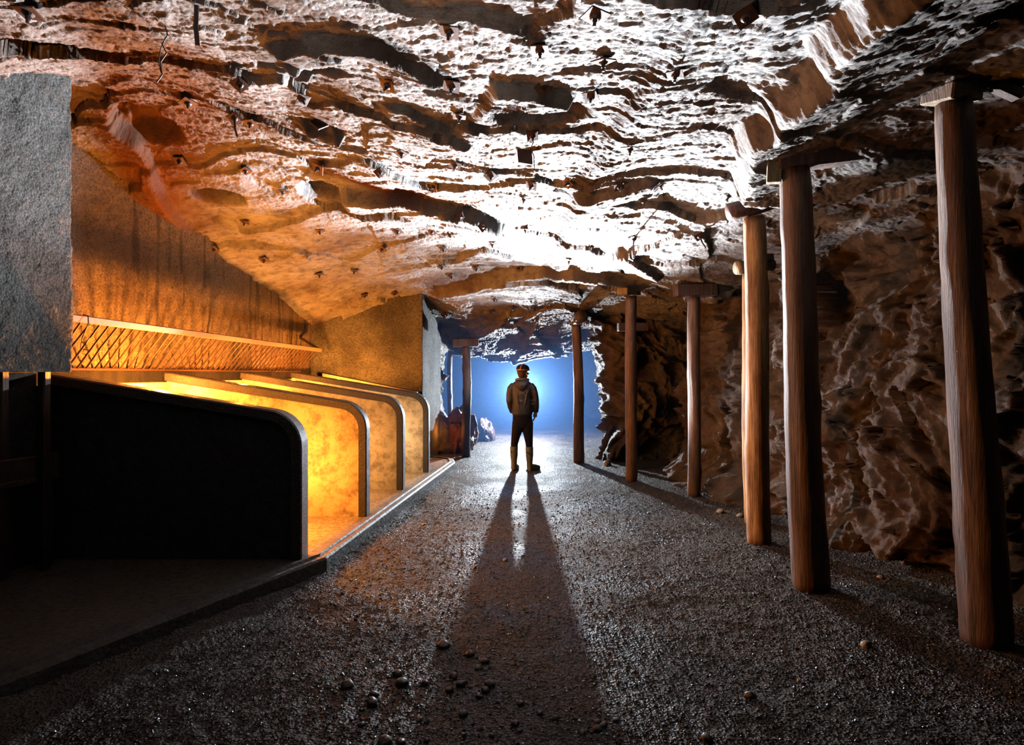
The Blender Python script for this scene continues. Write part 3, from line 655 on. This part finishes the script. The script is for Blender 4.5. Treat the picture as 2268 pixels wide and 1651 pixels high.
PEB = [(982,1425,13),(1041,1446,10),(1060,1477,8),(1074,1462,10),(1004,1496,11),(880,1488,10),(892,1507,12),(941,1511,9),(770,1513,13),(829,1532,10),(824,1549,12),(1021,1515,10),(1085,1515,11),(1075,1528,9),(996,1528,9),(1062,1542,7),(1153,1557,8),(1026,1579,9),(1196,1578,8),(1141,1600,8),(1150,1618,6),(1325,1600,8),(1336,1608,9),(1323,1615,9),(1364,1596,7),(852,1637,15),(889,1640,11),(945,1637,7),(1026,1625,7),(1089,1628,7),(1119,1240,6),(1052,1254,5),(938,1158,5),(1566,1637,12),(1662,1540,11),(1950,1285,6),(1918,1422,10),(1640,1140,7),(1595,1132,7),(1230,1590,8),(1290,1625,7),(800,1600,8),(930,1590,7)]
def peb_label(px, py):
    if (px, py) == (852, 1637): return 'largest pale pebble at the bottom edge of the gravel floor'
    if (px, py) == (982, 1425): return 'big rounded pebble lying farthest up the dark shadow patch'
    if (px, py) == (770, 1513): return 'leftmost pale pebble of the foreground'
    if (px, py) == (1119, 1240): return 'small pebble between the two leg shadows'
    if (px, py) == (1052, 1254): return 'tiny stone inside the left leg shadow'
    if (px, py) == (938, 1158): return 'small stone near the far kerb left of the leg shadows'
    if (px, py) == (1566, 1637): return 'upright pebble at the bottom edge right of centre'
    if (px, py) == (1662, 1540): return 'flat half-buried pebble on the right foreground gravel'
    if (px, py) in ((1950, 1285),): return 'small round stone in front of the rock wall between the two nearest props'
    if (px, py) == (1918, 1422): return 'flat grey stone left of the nearest prop base'
    if px in (1640, 1595): return 'pale stone lying on the ground left of the golden prop'
    if px > 1290 and px < 1400: return 'rounded pebble in the small cluster right of the dark shadow patch'
    if px < 960: return 'pale rounded pebble on the gravel left of the dark shadow patch'
    return 'dim rounded pebble inside the dark shadow patch near the camera'
for k, (px, py, r) in enumerate(PEB):
    x, y = FL(px, py+r*.5); s = r/FPX*y*1.05; rr = random.Random(k)
    o = stone('pebble', (x, y, fz(x, y)+s*.25), (s*rr.uniform(.9, 1.3), s*rr.uniform(.8, 1.1), s*rr.uniform(.6, .8)), 20+k, M['pebble'], .0, V3, F3)
    o.rotation_euler = (rr.uniform(-.3, .3), rr.uniform(-.3, .3), rr.uniform(0, 6)); tag(o, peb_label(px, py), 'pebble', 'loose pebbles on the gravel floor')
# countless grit: one object
V1, F1 = ico(1); ng = 26000
u = RNG.random(ng); yy = 2.25*np.exp(u*1.25); xx = RNG.uniform(-1, 1, ng)*yy*.98
keep = ~((xx < -1.35-.35*np.maximum(4.7-yy, 0)-(.0)) & True); keep &= (xx < 3.9-.155*yy+.25)
keep &= xx > np.where(yy < 4.7, -1.53-(4.7-yy)*.526, -1.5+.114*(yy-4.7))+.03
xx = xx[keep]; yy = yy[keep]; ng = len(xx); sz = RNG.uniform(.0035, .0075, ng)*(1+.5*(RNG.random(ng) > .93))*(.8+yy*.07)
zz = floor_z(xx, yy)+sz*.2
S = sz[:, None]*RNG.uniform(.7, 1.3, (ng, 3))*np.array([1, 1, .75]); jit = 1+.25*RNG.normal(size=(ng, len(V1), 1)).clip(-1.5, 1.5)
VV = (V1[None]*jit*S[:, None, :]+np.stack([xx, yy, zz], 1)[:, None, :]).reshape(-1, 3); FF = (F1[None]+(np.arange(ng)*len(V1))[:, None, None]).reshape(-1, 3)
gm = simple('loose_wet_grit', (.085, .072, .062), .26, .7, .6, 25, .001)
tag(link('gravel', npmesh('gravel', VV, FF, False), gm), 'loose dark grit covering the gallery floor', 'gravel', kind='stuff')

# ------------------------------------------------------------------ ROCK BOLTS
BOLTS = [(64,14),(531,181),(519,249),(556,264),(668,210),(707,268),(400,356),(544,375),(707,370),(627,420),(543,488),(707,509),(417,224),(473,546),
 (997,61),(862,185),(1001,176),(1196,98),(1336,125),(1202,193),(1309,202),(1496,156),(1018,251),(1179,288),(889,334),(1009,361),(1396,322),(840,378),(1087,385),(963,412),(1179,403),(1260,403),(1162,437),(1460,407),(1425,441),(1018,478),(880,510),(958,512),(1067,502),(1163,505),(1404,527),(1092,539),(982,548),(848,548),(1370,410),
 (584,573),(706,604),(785,597),(806,651),(873,648),(819,696),(1055,592),(1150,593),(998,611),(1260,575),(978,588),(1136,679),(1184,681),(1087,687),(1121,709),(1180,708),(1243,661),(1176,665),(1097,659),(984,692),(1548,520),(1650,20),(1320,20)]
SPECIAL = {(64, 14): 'large diamond bolt plate in the top left corner above the grey wall', (519, 249): 'bolt plate with a long thin rod standing up from it in the pale left rock',
 (556, 264): 'diamond bolt plate just right of the one with the long rod', (531, 181): 'bolt plate just above the long rod in the pale left rock', (400, 356): 'diamond bolt plate in the orange rock above the rendered recess wall',
 (627, 420): 'diamond bolt plate in the tan rock left of the deep dark hollow', (417, 224): 'bolt plate at the rim of the rust-stained hollow', (1179, 288): 'bolt plate from which a loose square plate dangles, ceiling centre',
 (1018, 478): 'tilted square bolt plate at the foot of the long dark ledge', (1404, 527): 'bolt plate with a bent rod above it near the white rock rib', (1548, 520): 'bolt with a short hanging pipe left of the golden prop', (1496, 156): 'bolt plate beside the brown diagonal rock rib',
 (1650, 20): 'large shadowed bolt plate near the top edge right of centre', (1320, 20): 'dark splayed bolt plate at the top edge right of centre', (1336, 125): 'wide square bolt plate high above the brown diagonal rib', (473, 546): 'bolt plate beside the shadow streak over the rack wall'}
def bolt_label(px, py):
    if (px, py) in SPECIAL: return SPECIAL[(px, py)]
    if py > 655: return 'tiny bolt plate in the low white roof above the person'
    if px < 900 and py > 560: return 'small bolt plate in the orange-lit roof over the end of the recess'
    if px < 760: return 'square bolt plate in the tan left part of the roof'
    if py > 500: return 'small bolt plate in the white roof behind the long dark ledge'
    if px < 1120 and py < 260: return 'bolt plate high in the white roof left of the oval hollow'
    if py < 260: return 'bolt plate in the white roof around the oval hollow'
    if px > 1350: return 'bolt plate in the bright roof right of the brown diagonal rib'
    return 'bolt plate in the white roof between oval hollow and long dark ledge'
def plate_bm(s):
    bm = bmesh.new(); bmesh.ops.create_cube(bm, size=1); bmesh.ops.scale(bm, vec=(s, s, .008), verts=bm.verts[:])
    for v in bm.verts:
        if abs(v.co.x) > .4*s and v.co.x*v.co.y > 0: v.co.z += .006
    return bm
def nut_bm(s):
    bm = bmesh.new(); tube(bm, [(0, 0, 0), (0, 0, .012), (0, 0, .022)], [s*.30, s*.26, s*.16], 14); tube(bm, [(0, 0, .022), (0, 0, .036)], .013, 6); tube(bm, [(0, 0, .036), (0, 0, .055)], .008, 8); return bm
def mesh_of(bm, material):
    me = bpy.data.meshes.new('m'); bmesh.ops.recalc_face_normals(bm, faces=bm.faces[:]); bm.to_mesh(me); bm.free(); me.materials.append(material); return me
PM = mesh_of(plate_bm(.10), M['iron']); PM.name = 'plate'; NM = mesh_of(nut_bm(.10), M['iron_dark']); NM.name = 'bolt_head'
def child(name, me, parent, loc=(0, 0, 0), rot=(0, 0, 0)):
    o = bpy.data.objects.new(name, me); C.objects.link(o); o.parent = parent; o.location = loc; o.rotation_euler = rot; return o
for k, (px, py) in enumerate(BOLTS):
    r = ray_ceiling(px, py)
    if r is None: continue
    p, n = r; rr = random.Random(k+50)
    n = (n+Vector((rr.uniform(-.12, .12), rr.uniform(-.25, .05), 0))).normalized()
    e = empty('rock_bolt', p+n*.022, bolt_label(px, py), 'bolt', 'rock bolts in the mine roof'); e.rotation_mode = 'QUATERNION'
    e.rotation_quaternion = n.to_track_quat('Z', 'Y')@Matrix.Rotation(math.radians(rr.choice([45, 50, 38, 5, 12, 40])), 3, 'Z').to_quaternion()
    e.scale = (rr.uniform(.85, 1.1),)*3
    child('plate', PM, e); child('bolt_head', NM, e)
    if (px, py) in ((519, 249), (1404, 527), (1548, 520)):
        L = {519: .26, 1404: .2, 1548: .17}[px]; bm = bmesh.new(); tube(bm, [(0, 0, .03), (0.0, .005, .03+L*.5), (.01, 0, .03+L)], .009, 8); me = mesh_of(bm, M['iron_dark']); me.name = 'rod'; child('rod', me, e)
# loose plate dangling on a wire
p, n = ray_ceiling(1179, 288); z = p.z
e = empty('hanging_plate', (p.x, p.y-.05, z-.03), 'rusty square plate dangling on a wire from the ceiling centre', 'plate')
bm = bmesh.new(); tube(bm, [(0, 0, .02), (.005, 0, -.06), (-.015, .005, -.11), (.01, 0, -.16), (.015, 0, -.28)], .004, 6); me = mesh_of(bm, M['iron_dark']); me.name = 'wire'; child('wire', me, e)
me = mesh_of(plate_bm(.12), M['iron']); me.name = 'plate_sheet'; child('plate_sheet', me, e, (-.06, .0, -.17), (math.radians(80), 0, .35))
# rod and tangle of wire high on the left
p, n = ray_ceiling(436, 12)
bm = bmesh.new(); tube(bm, [p+Vector((0, 0, .03)), p+Vector((0, -.01, -.12)), p+Vector((.01, -.01, -.22))], .012, 8); tag(bmobj('iron_rod', bm, M['iron_dark']), 'dark iron rod sticking down from the roof at the top left', 'rod')
p, n = ray_ceiling(368, 62)
w0 = p+Vector((0, -.02, 0)); bm = bmesh.new(); tube(bm, [w0+Vector(v) for v in ((0, 0, .03), (.02, 0, -.05), (-.01, 0, -.10), (.015, 0, -.15), (-.02, 0, -.2), (-.01, 0, -.27), (-.04, 0, -.31))], .004, 5)
tube(bm, [w0+Vector(v) for v in ((.01, 0, -.06), (-.02, 0, -.13), (-.03, 0, -.2), (-.015, 0, -.26))], .003, 5)
tag(bmobj('hanging_wire', bm, M['iron_dark']), 'thin frayed wire hanging from the rust-stained roof at the upper left', 'wire')

# ------------------------------------------------------------------ PERSON
D = 9.35
def Q(px, py, dy=0.0): return Vector(((px-CX)/FPX*D, D+dy, (1043-py)/FPX*D))
skin = simple('skin', (.55, .32, .22), .5, .4, .08, 30, .0005)
jack = simple('dark_quilted_jacket', (.042, .031, .027), .45, .5, .3, 26, .010)
jack2 = simple('grey_hood_lining', (.26, .22, .20), .7, .3, .25, 30, .004)
trou = simple('dark_trousers', (.030, .018, .022), .85, .2, .2, 30, .003)
boot = simple('beige_rubber_boot', (.42, .33, .24), .5, .4, .12, 14, .002)
sole_m = simple('boot_sole', (.25, .19, .13), .7, .3, .1, 14, .002)
capm = simple('black_cap', (.016, .012, .012), .8, .2, .2, 30, .003)
band = simple('orange_head_strap', (.75, .32, .12), .6, .3, .1, 30, .001)
hairm = simple('short_brown_hair', (.10, .055, .035), .6, .4, .3, 90, .006)
def ring_loft(bm, secs, n=20):
    """secs: (centre, rx, ry, tilt-vector or None)"""
    rings = []
    for c, rx, ry in secs:
        rings.append([bm.verts.new(c+Vector((rx*math.cos(2*math.pi*k/n), ry*math.sin(2*math.pi*k/n), 0))) for k in range(n)])
    for a, b in zip(rings[:-1], rings[1:]):
        for k in range(n): bm.faces.new((a[k], a[(k+1) % n], b[(k+1) % n], b[k]))
    bm.faces.new(rings[0][::-1]); bm.faces.new(rings[-1]); return bm
def ball(bm, c, r, rot=None):
    g = bmesh.ops.create_icosphere(bm, subdivisions=3, radius=1)['verts']
    m = Matrix.Translation(c)@(rot.to_4x4() if rot else Matrix())@Matrix.Diagonal((*r, 1)); bmesh.ops.transform(bm, matrix=m, verts=g)
def remesh(o, vox, smooth=3):
    m = o.modifiers.new('one_surface', 'REMESH'); m.mode = 'VOXEL'; m.voxel_size = vox; m.use_smooth_shade = True
    s = o.modifiers.new('soften', 'SMOOTH'); s.iterations = smooth; s.factor = .5
    return o
HT = Matrix.Rotation(math.radians(-38), 3, 'Z')      # head turned to the right
HC = Q(1158.5, 826, 0)                                # head centre
def hp(x, y, z): return HC+HT@Vector((x, y, z))*1.1        # y = face direction
bm = bmesh.new()
# head: skull, jaw, nose, ears, brows, lips
ball(bm, hp(0, -.008, .035), (.074, .094, .092), HT); ball(bm, hp(0, .030, -.045), (.055, .062, .062), HT); ball(bm, hp(0, .062, -.088), (.026, .022, .020), HT)
tube(bm, [hp(0, .088, .030), hp(0, .104, -.002), hp(0, .116, -.022), hp(0, .098, -.034)], [.009, .011, .013, .010], 8)
for s in (-1, 1):
    ball(bm, hp(s*.075, -.008, -.012), (.012, .022, .032), HT); ball(bm, hp(s*.030, .080, .034), (.022, .010, .007), HT); ball(bm, hp(s*.040, .062, -.018), (.024, .022, .020), HT)
ball(bm, hp(0, .096, -.056), (.022, .008, .005), HT); ball(bm, hp(0, .094, -.066), (.019, .009, .006), HT)
tube(bm, [Q(1156, 852), Q(1156.5, 842), Q(1157.5, 832)], [.068, .058, .056], 14)
# trunk and limbs under the clothes
ring_loft(bm, [(Q(1158, 938), .09, .06), (Q(1157, 925), .13, .09), (Q(1156, 895), .13, .095), (Q(1156, 870), .16, .105), (Q(1155, 856), .165, .09), (Q(1156, 848), .08, .06)])
LEG_L = [Q(1147, 945), Q(1143, 968, .01), Q(1139, 990, .0), Q(1138, 1032, -.01)]; LEG_R = [Q(1167, 945), Q(1170, 968, .01), Q(1172, 990, .0), Q(1173, 1034, -.01)]
for Lg in (LEG_L, LEG_R): tube(bm, Lg, [.078, .058, .050, .036], 12)
for s, foot in ((0, LEG_L[-1]), (1, LEG_R[-1])):
    dr = Vector((.25, .97, 0)) if s == 0 else Vector((.80, .60, 0)); tube(bm, [foot+Vector((0, 0, -.01)), foot+dr.normalized()*.12+Vector((0, 0, -.03))], [.035, .03], 10)
ARM_R = [Q(1178, 857), Q(1186, 884, -.01), Q(1187.5, 912, .03)]; ARM_L = [Q(1134, 857), Q(1127.5, 886, -.03), Q(1134, 912, .07)]
for A_ in (ARM_R, ARM_L): tube(bm, A_, [.055, .042, .028], 12)
# right hand, relaxed: palm, four bent fingers of unequal length, thumb from the side of the palm
def hand(bm, wrist, down, side, fwd, k=1.0):
    pc = wrist+down*.045*k; tube(bm, [wrist, wrist+down*.03*k, wrist+down*.085*k], [.024*k, .034*k, .036*k], 10)
    for i, (off, L) in enumerate(((.030, .070), (.010, .078), (-.010, .073), (-.029, .058))):
        b = wrist+down*.085*k+fwd*off*k
        p1 = b+down*L*.45*k-side*.004*k; p2 = p1+down*L*.33*k-side*.012*k; p3 = p2+down*L*.22*k-side*.016*k
        tube(bm, [b-down*.01, p1, p2, p3], [.0095*k, .009*k, .008*k, .006*k], 8)
    t0 = wrist+down*.03*k+fwd*.028*k; tube(bm, [t0, t0+down*.03*k+fwd*.022*k-side*.006*k, t0+down*.058*k+fwd*.030*k-side*.014*k], [.013*k, .011*k, .008*k], 8)
hand(bm, Q(1186.5, 913, .03), Vector((-.16, .05, -1)).normalized(), Vector((1, 0, 0)), Vector((.25, .95, 0)).normalized())
hand(bm, Q(1137, 912, .08), Vector((.5, .3, -.8)).normalized(), Vector((-1, 0, 0)), Vector((.3, .9, 0)).normalized())
person = bmobj('person', bm, skin); tag(person, 'person standing with back turned on the gravel path, dark jacket and beige boots', 'person'); remesh(person, .006, 2)
# jacket with sleeves and hem
bm = bmesh.new()
ring_loft(bm, [(Q(1157, 921), .158, .120), (Q(1157, 917), .168, .130), (Q(1157, 900), .168, .128), (Q(1156, 884), .160, .122), (Q(1156, 870), .178, .125), (Q(1156, 858), .192, .115), (Q(1156, 850), .165, .10), (Q(1156.5, 844), .105, .085), (Q(1157, 840), .07, .07)], 28)
tube(bm, [Q(1173, 853), Q(1179.5, 862), Q(1184, 874, -.01), Q(1186.5, 888, -.01), Q(1187.5, 902, .01), Q(1187, 914, .03)], [.065, .072, .062, .056, .050, .042], 14)
tube(bm, [Q(1139, 853), Q(1132.5, 862), Q(1129.5, 874, -.01), Q(1128.5, 888, -.02), Q(1131, 902, .02), Q(1135, 914, .07)], [.065, .072, .062, .056, .050, .044], 14)
for a, b in (((1150, 866), (1164, 880)), ((1147, 884), (1160, 896)), ((1168, 868), (1162, 900)), ((1145, 872), (1150, 905)), ((1176, 888), (1190, 884)), ((1178, 896), (1190, 893)), ((1124, 886), (1136, 890))):
    tube(bm, [Q(*a, -.118), Q((a[0]+b[0])/2, (a[1]+b[1])/2, -.128), Q(*b, -.118)] if 1140 < a[0] < 1172 else [Q(*a, -.045), Q(*b, -.045)], [.006, .012, .006] if 1140 < a[0] < 1172 else .008, 8)
jo = bmobj('jacket', bm, jack, person, label='dark brown quilted jacket'); remesh(jo, .009, 3)
bm = bmesh.new()       # hood hanging on the back
ring_loft(bm, [(Q(1156, 866, -.115), .018, .02), (Q(1156, 860, -.125), .07, .04), (Q(1156, 853, -.115), .105, .055), (Q(1156, 846, -.09), .112, .06), (Q(1156.5, 841, -.06), .09, .055)], 20)
remesh(bmobj('hood', bm, jack, person), .009, 4)
bm = bmesh.new()
for k in range(24):
    pass
pts = [Q(1156.5+13.5*math.cos(t), 842-2.5*math.sin(t), -.02-.075*math.sin(t)) for t in [math.pi*i/12-.5*0 for i in range(-2, 15)]]
tube(bm, pts, .022, 10); remesh(bmobj('collar', bm, jack2, person, label='grey hood lining turned out at the neck'), .008, 3)
# trousers
bm = bmesh.new()
ring_loft(bm, [(Q(1157.5, 948), .12, .09), (Q(1157.5, 938), .160, .118), (Q(1157, 925), .162, .118), (Q(1157, 912), .150, .11)], 24)
tube(bm, [Q(1148.5, 936), Q(1146, 950), Q(1142, 968), Q(1139.5, 982), Q(1138.5, 996)], [.105, .092, .072, .060, .056], 16)
tube(bm, [Q(1167, 936), Q(1168.5, 950), Q(1170.5, 968), Q(1172, 982), Q(1172.5, 996)], [.105, .092, .074, .062, .056], 16)
remesh(bmobj('trousers', bm, trou, person), .009, 3)
# boots
def boots(cx, topy, boty, dr, name, mirror, cxf):
    dr = Vector(dr).normalized(); bm = bmesh.new(); f = Q(cxf, boty); f.z = .0
    top = Q(cx, topy); n = 20; sd = Vector((-dr.y, dr.x, 0))
    secs = [(top, .066, .068), (Q(cx, topy+4), .064, .066), (Q((cx*2+cxf)/3, topy+20), .062, .064), (Q((cx+cxf)/2, boty-20), .050, .054), (Q(cxf, boty-13), .048, .056), (Q(cxf, boty-6), .050, .062), (Q(cxf, boty-2), .048, .058)]
    ring_loft(bm, [(Vector((c.x, c.y, c.z)), a, b) for c, a, b in secs], n)
    tube(bm, [f+Vector((0, 0, .055)), f+dr*.07+Vector((0, 0, .055)), f+dr*.13+Vector((0, 0, .045)), f+dr*.185+Vector((0, 0, .038))], [.052, .054, .046, .034], 16)
    o = bmobj('boot', bm, boot, person); remesh(o, .007, 3)
    bm = bmesh.new(); pl = []
    for k in range(24):
        t = 2*math.pi*k/24; a = math.cos(t); b = math.sin(t); pl.append(f+dr*(.062+.135*a)+sd*(b*(.052+.006*a)))
    A = [bm.verts.new((p.x, p.y, .0)) for p in pl]; B = [bm.verts.new((p.x, p.y, .024)) for p in pl]; bm.faces.new(A[::-1]); bm.faces.new(B)
    for i in range(24): bm.faces.new((A[i], A[(i+1) % 24], B[(i+1) % 24], B[i]))
    so = bmobj('sole', bm, sole_m, None); so.parent = o; so.matrix_parent_inverse = Matrix()
    bm = bmesh.new(); tube(bm, [Q(cx-7, topy+10, -.067), Q(cx+1, topy+17, -.068), Q(cx+6, topy+26, -.062)] if mirror else [Q(cx-6, topy+9, -.066), Q(cx-7, topy+13, -.062)], .007, 6)
    st = bmobj('strap', bm, sole_m, None); st.parent = o
    return o
boots(1138.5, 989, 1042, (.30, .95, 0), 'boot', False, 1138.5)
boots(1172.5, 990, 1045, (.86, .50, 0), 'boot', True, 1173.5)
# hair and cap with head strap
bm = bmesh.new(); ball(bm, hp(0, -.030, .012), (.080, .082, .082), HT); ball(bm, hp(0, -.045, -.040), (.058, .050, .045), HT); remesh(bmobj('hair', bm, hairm, person), .006, 2)
bm = bmesh.new(); n = 28; rings = []
for zc, s in ((.022, 1.0), (.035, 1.06), (.055, 1.10), (.080, 1.05), (.102, .88), (.118, .62), (.127, .3)):
    rings.append([bm.verts.new(hp(.083*s*math.cos(2*math.pi*k/n), -.006+.102*s*math.sin(2*math.pi*k/n), zc+.012*math.cos(3*2*math.pi*k/n)*(s-.3)*.4)) for k in range(n)])
for a, b in zip(rings[:-1], rings[1:]):
    for k in range(n): bm.faces.new((a[k], a[(k+1) % n], b[(k+1) % n], b[k]))
bm.faces.new(rings[0][::-1]); bm.faces.new(rings[-1]); capo = bmobj('cap', bm, capm, person, smooth=True)
bm = bmesh.new(); br = []
for k in range(13):
    t = math.pi*k/12; br.append((hp(.076*math.cos(t), .070+.075*math.sin(t), .034-.016*math.sin(t)), hp(.080*math.cos(t), .045, .034)))
for (a, b), (c, d) in zip(br[:-1], br[1:]):
    q = [bm.verts.new(v) for v in (a, b, d, c)]; bm.faces.new(q); q2 = [bm.verts.new(v+Vector((0, 0, .007))) for v in (a, b, d, c)]; bm.faces.new(q2[::-1]); bm.faces.new((q[0], q[3], q2[3], q2[0]))
b_ = bmobj('brim', bm, capm, None); b_.parent = capo; b_.matrix_parent_inverse = Matrix()
bm = bmesh.new()
def strap(ptsf, w_):
    R = []
    for p, up in ptsf: R.append((bm.verts.new(p-up*w_/2), bm.verts.new(p+up*w_/2)))
    for a, b in zip(R[:-1], R[1:]): bm.faces.new((a[0], a[1], b[1], b[0]))
strap([(hp(.0925*math.cos(2*math.pi*k/32), -.006+.1125*math.sin(2*math.pi*k/32), .043), Vector((0, 0, 1))) for k in range(33)], .022)
strap([(hp(.032, -.006-.107*math.cos(t)*1.02, .040+.096*math.sin(t)), HT@Vector((1, 0, 0))) for t in [math.pi*k/16*.5 for k in range(17)]], .020)
so = bmobj('head_strap', bm, band, None, label='orange elastic head strap'); so.parent = capo; so.matrix_parent_inverse = Matrix()
sm = so.modifiers.new('thickness', 'SOLIDIFY'); sm.thickness = .004

# ------------------------------------------------------------------ HAZE at the far end of the gallery
hz, nt, bs = mat('blue_haze'); nt.nodes.remove(bs); vol = N(nt, 'ShaderNodeVolumeScatter'); vol.inputs['Color'].default_value = (.15, .31, .72, 1)  # bluish lamplight put into the scatter colour
vol.inputs['Density'].default_value = .06; vol.inputs['Anisotropy'].default_value = 0.0
ab = N(nt, 'ShaderNodeVolumeAbsorption'); ab.inputs['Color'].default_value = (.25, .3, .4, 1); ab.inputs['Density'].default_value = .14
ad = nt.nodes.new('ShaderNodeAddShader'); nt.links.new(vol.outputs[0], ad.inputs[0]); nt.links.new(ab.outputs[0], ad.inputs[1])
nt.links.new(ad.outputs[0], nt.nodes['Material Output'].inputs['Volume'])
bm = bmesh.new(); bmesh.ops.create_cube(bm, size=1); bmesh.ops.scale(bm, vec=(9.5, 17.2, 3.6), verts=bm.verts[:]); bmesh.ops.translate(bm, vec=(0, 10.4+8.6, 1.7), verts=bm.verts[:])
tag(bmobj('haze', bm, hz), 'blue lit haze filling the far end of the gallery', 'haze', kind='stuff')
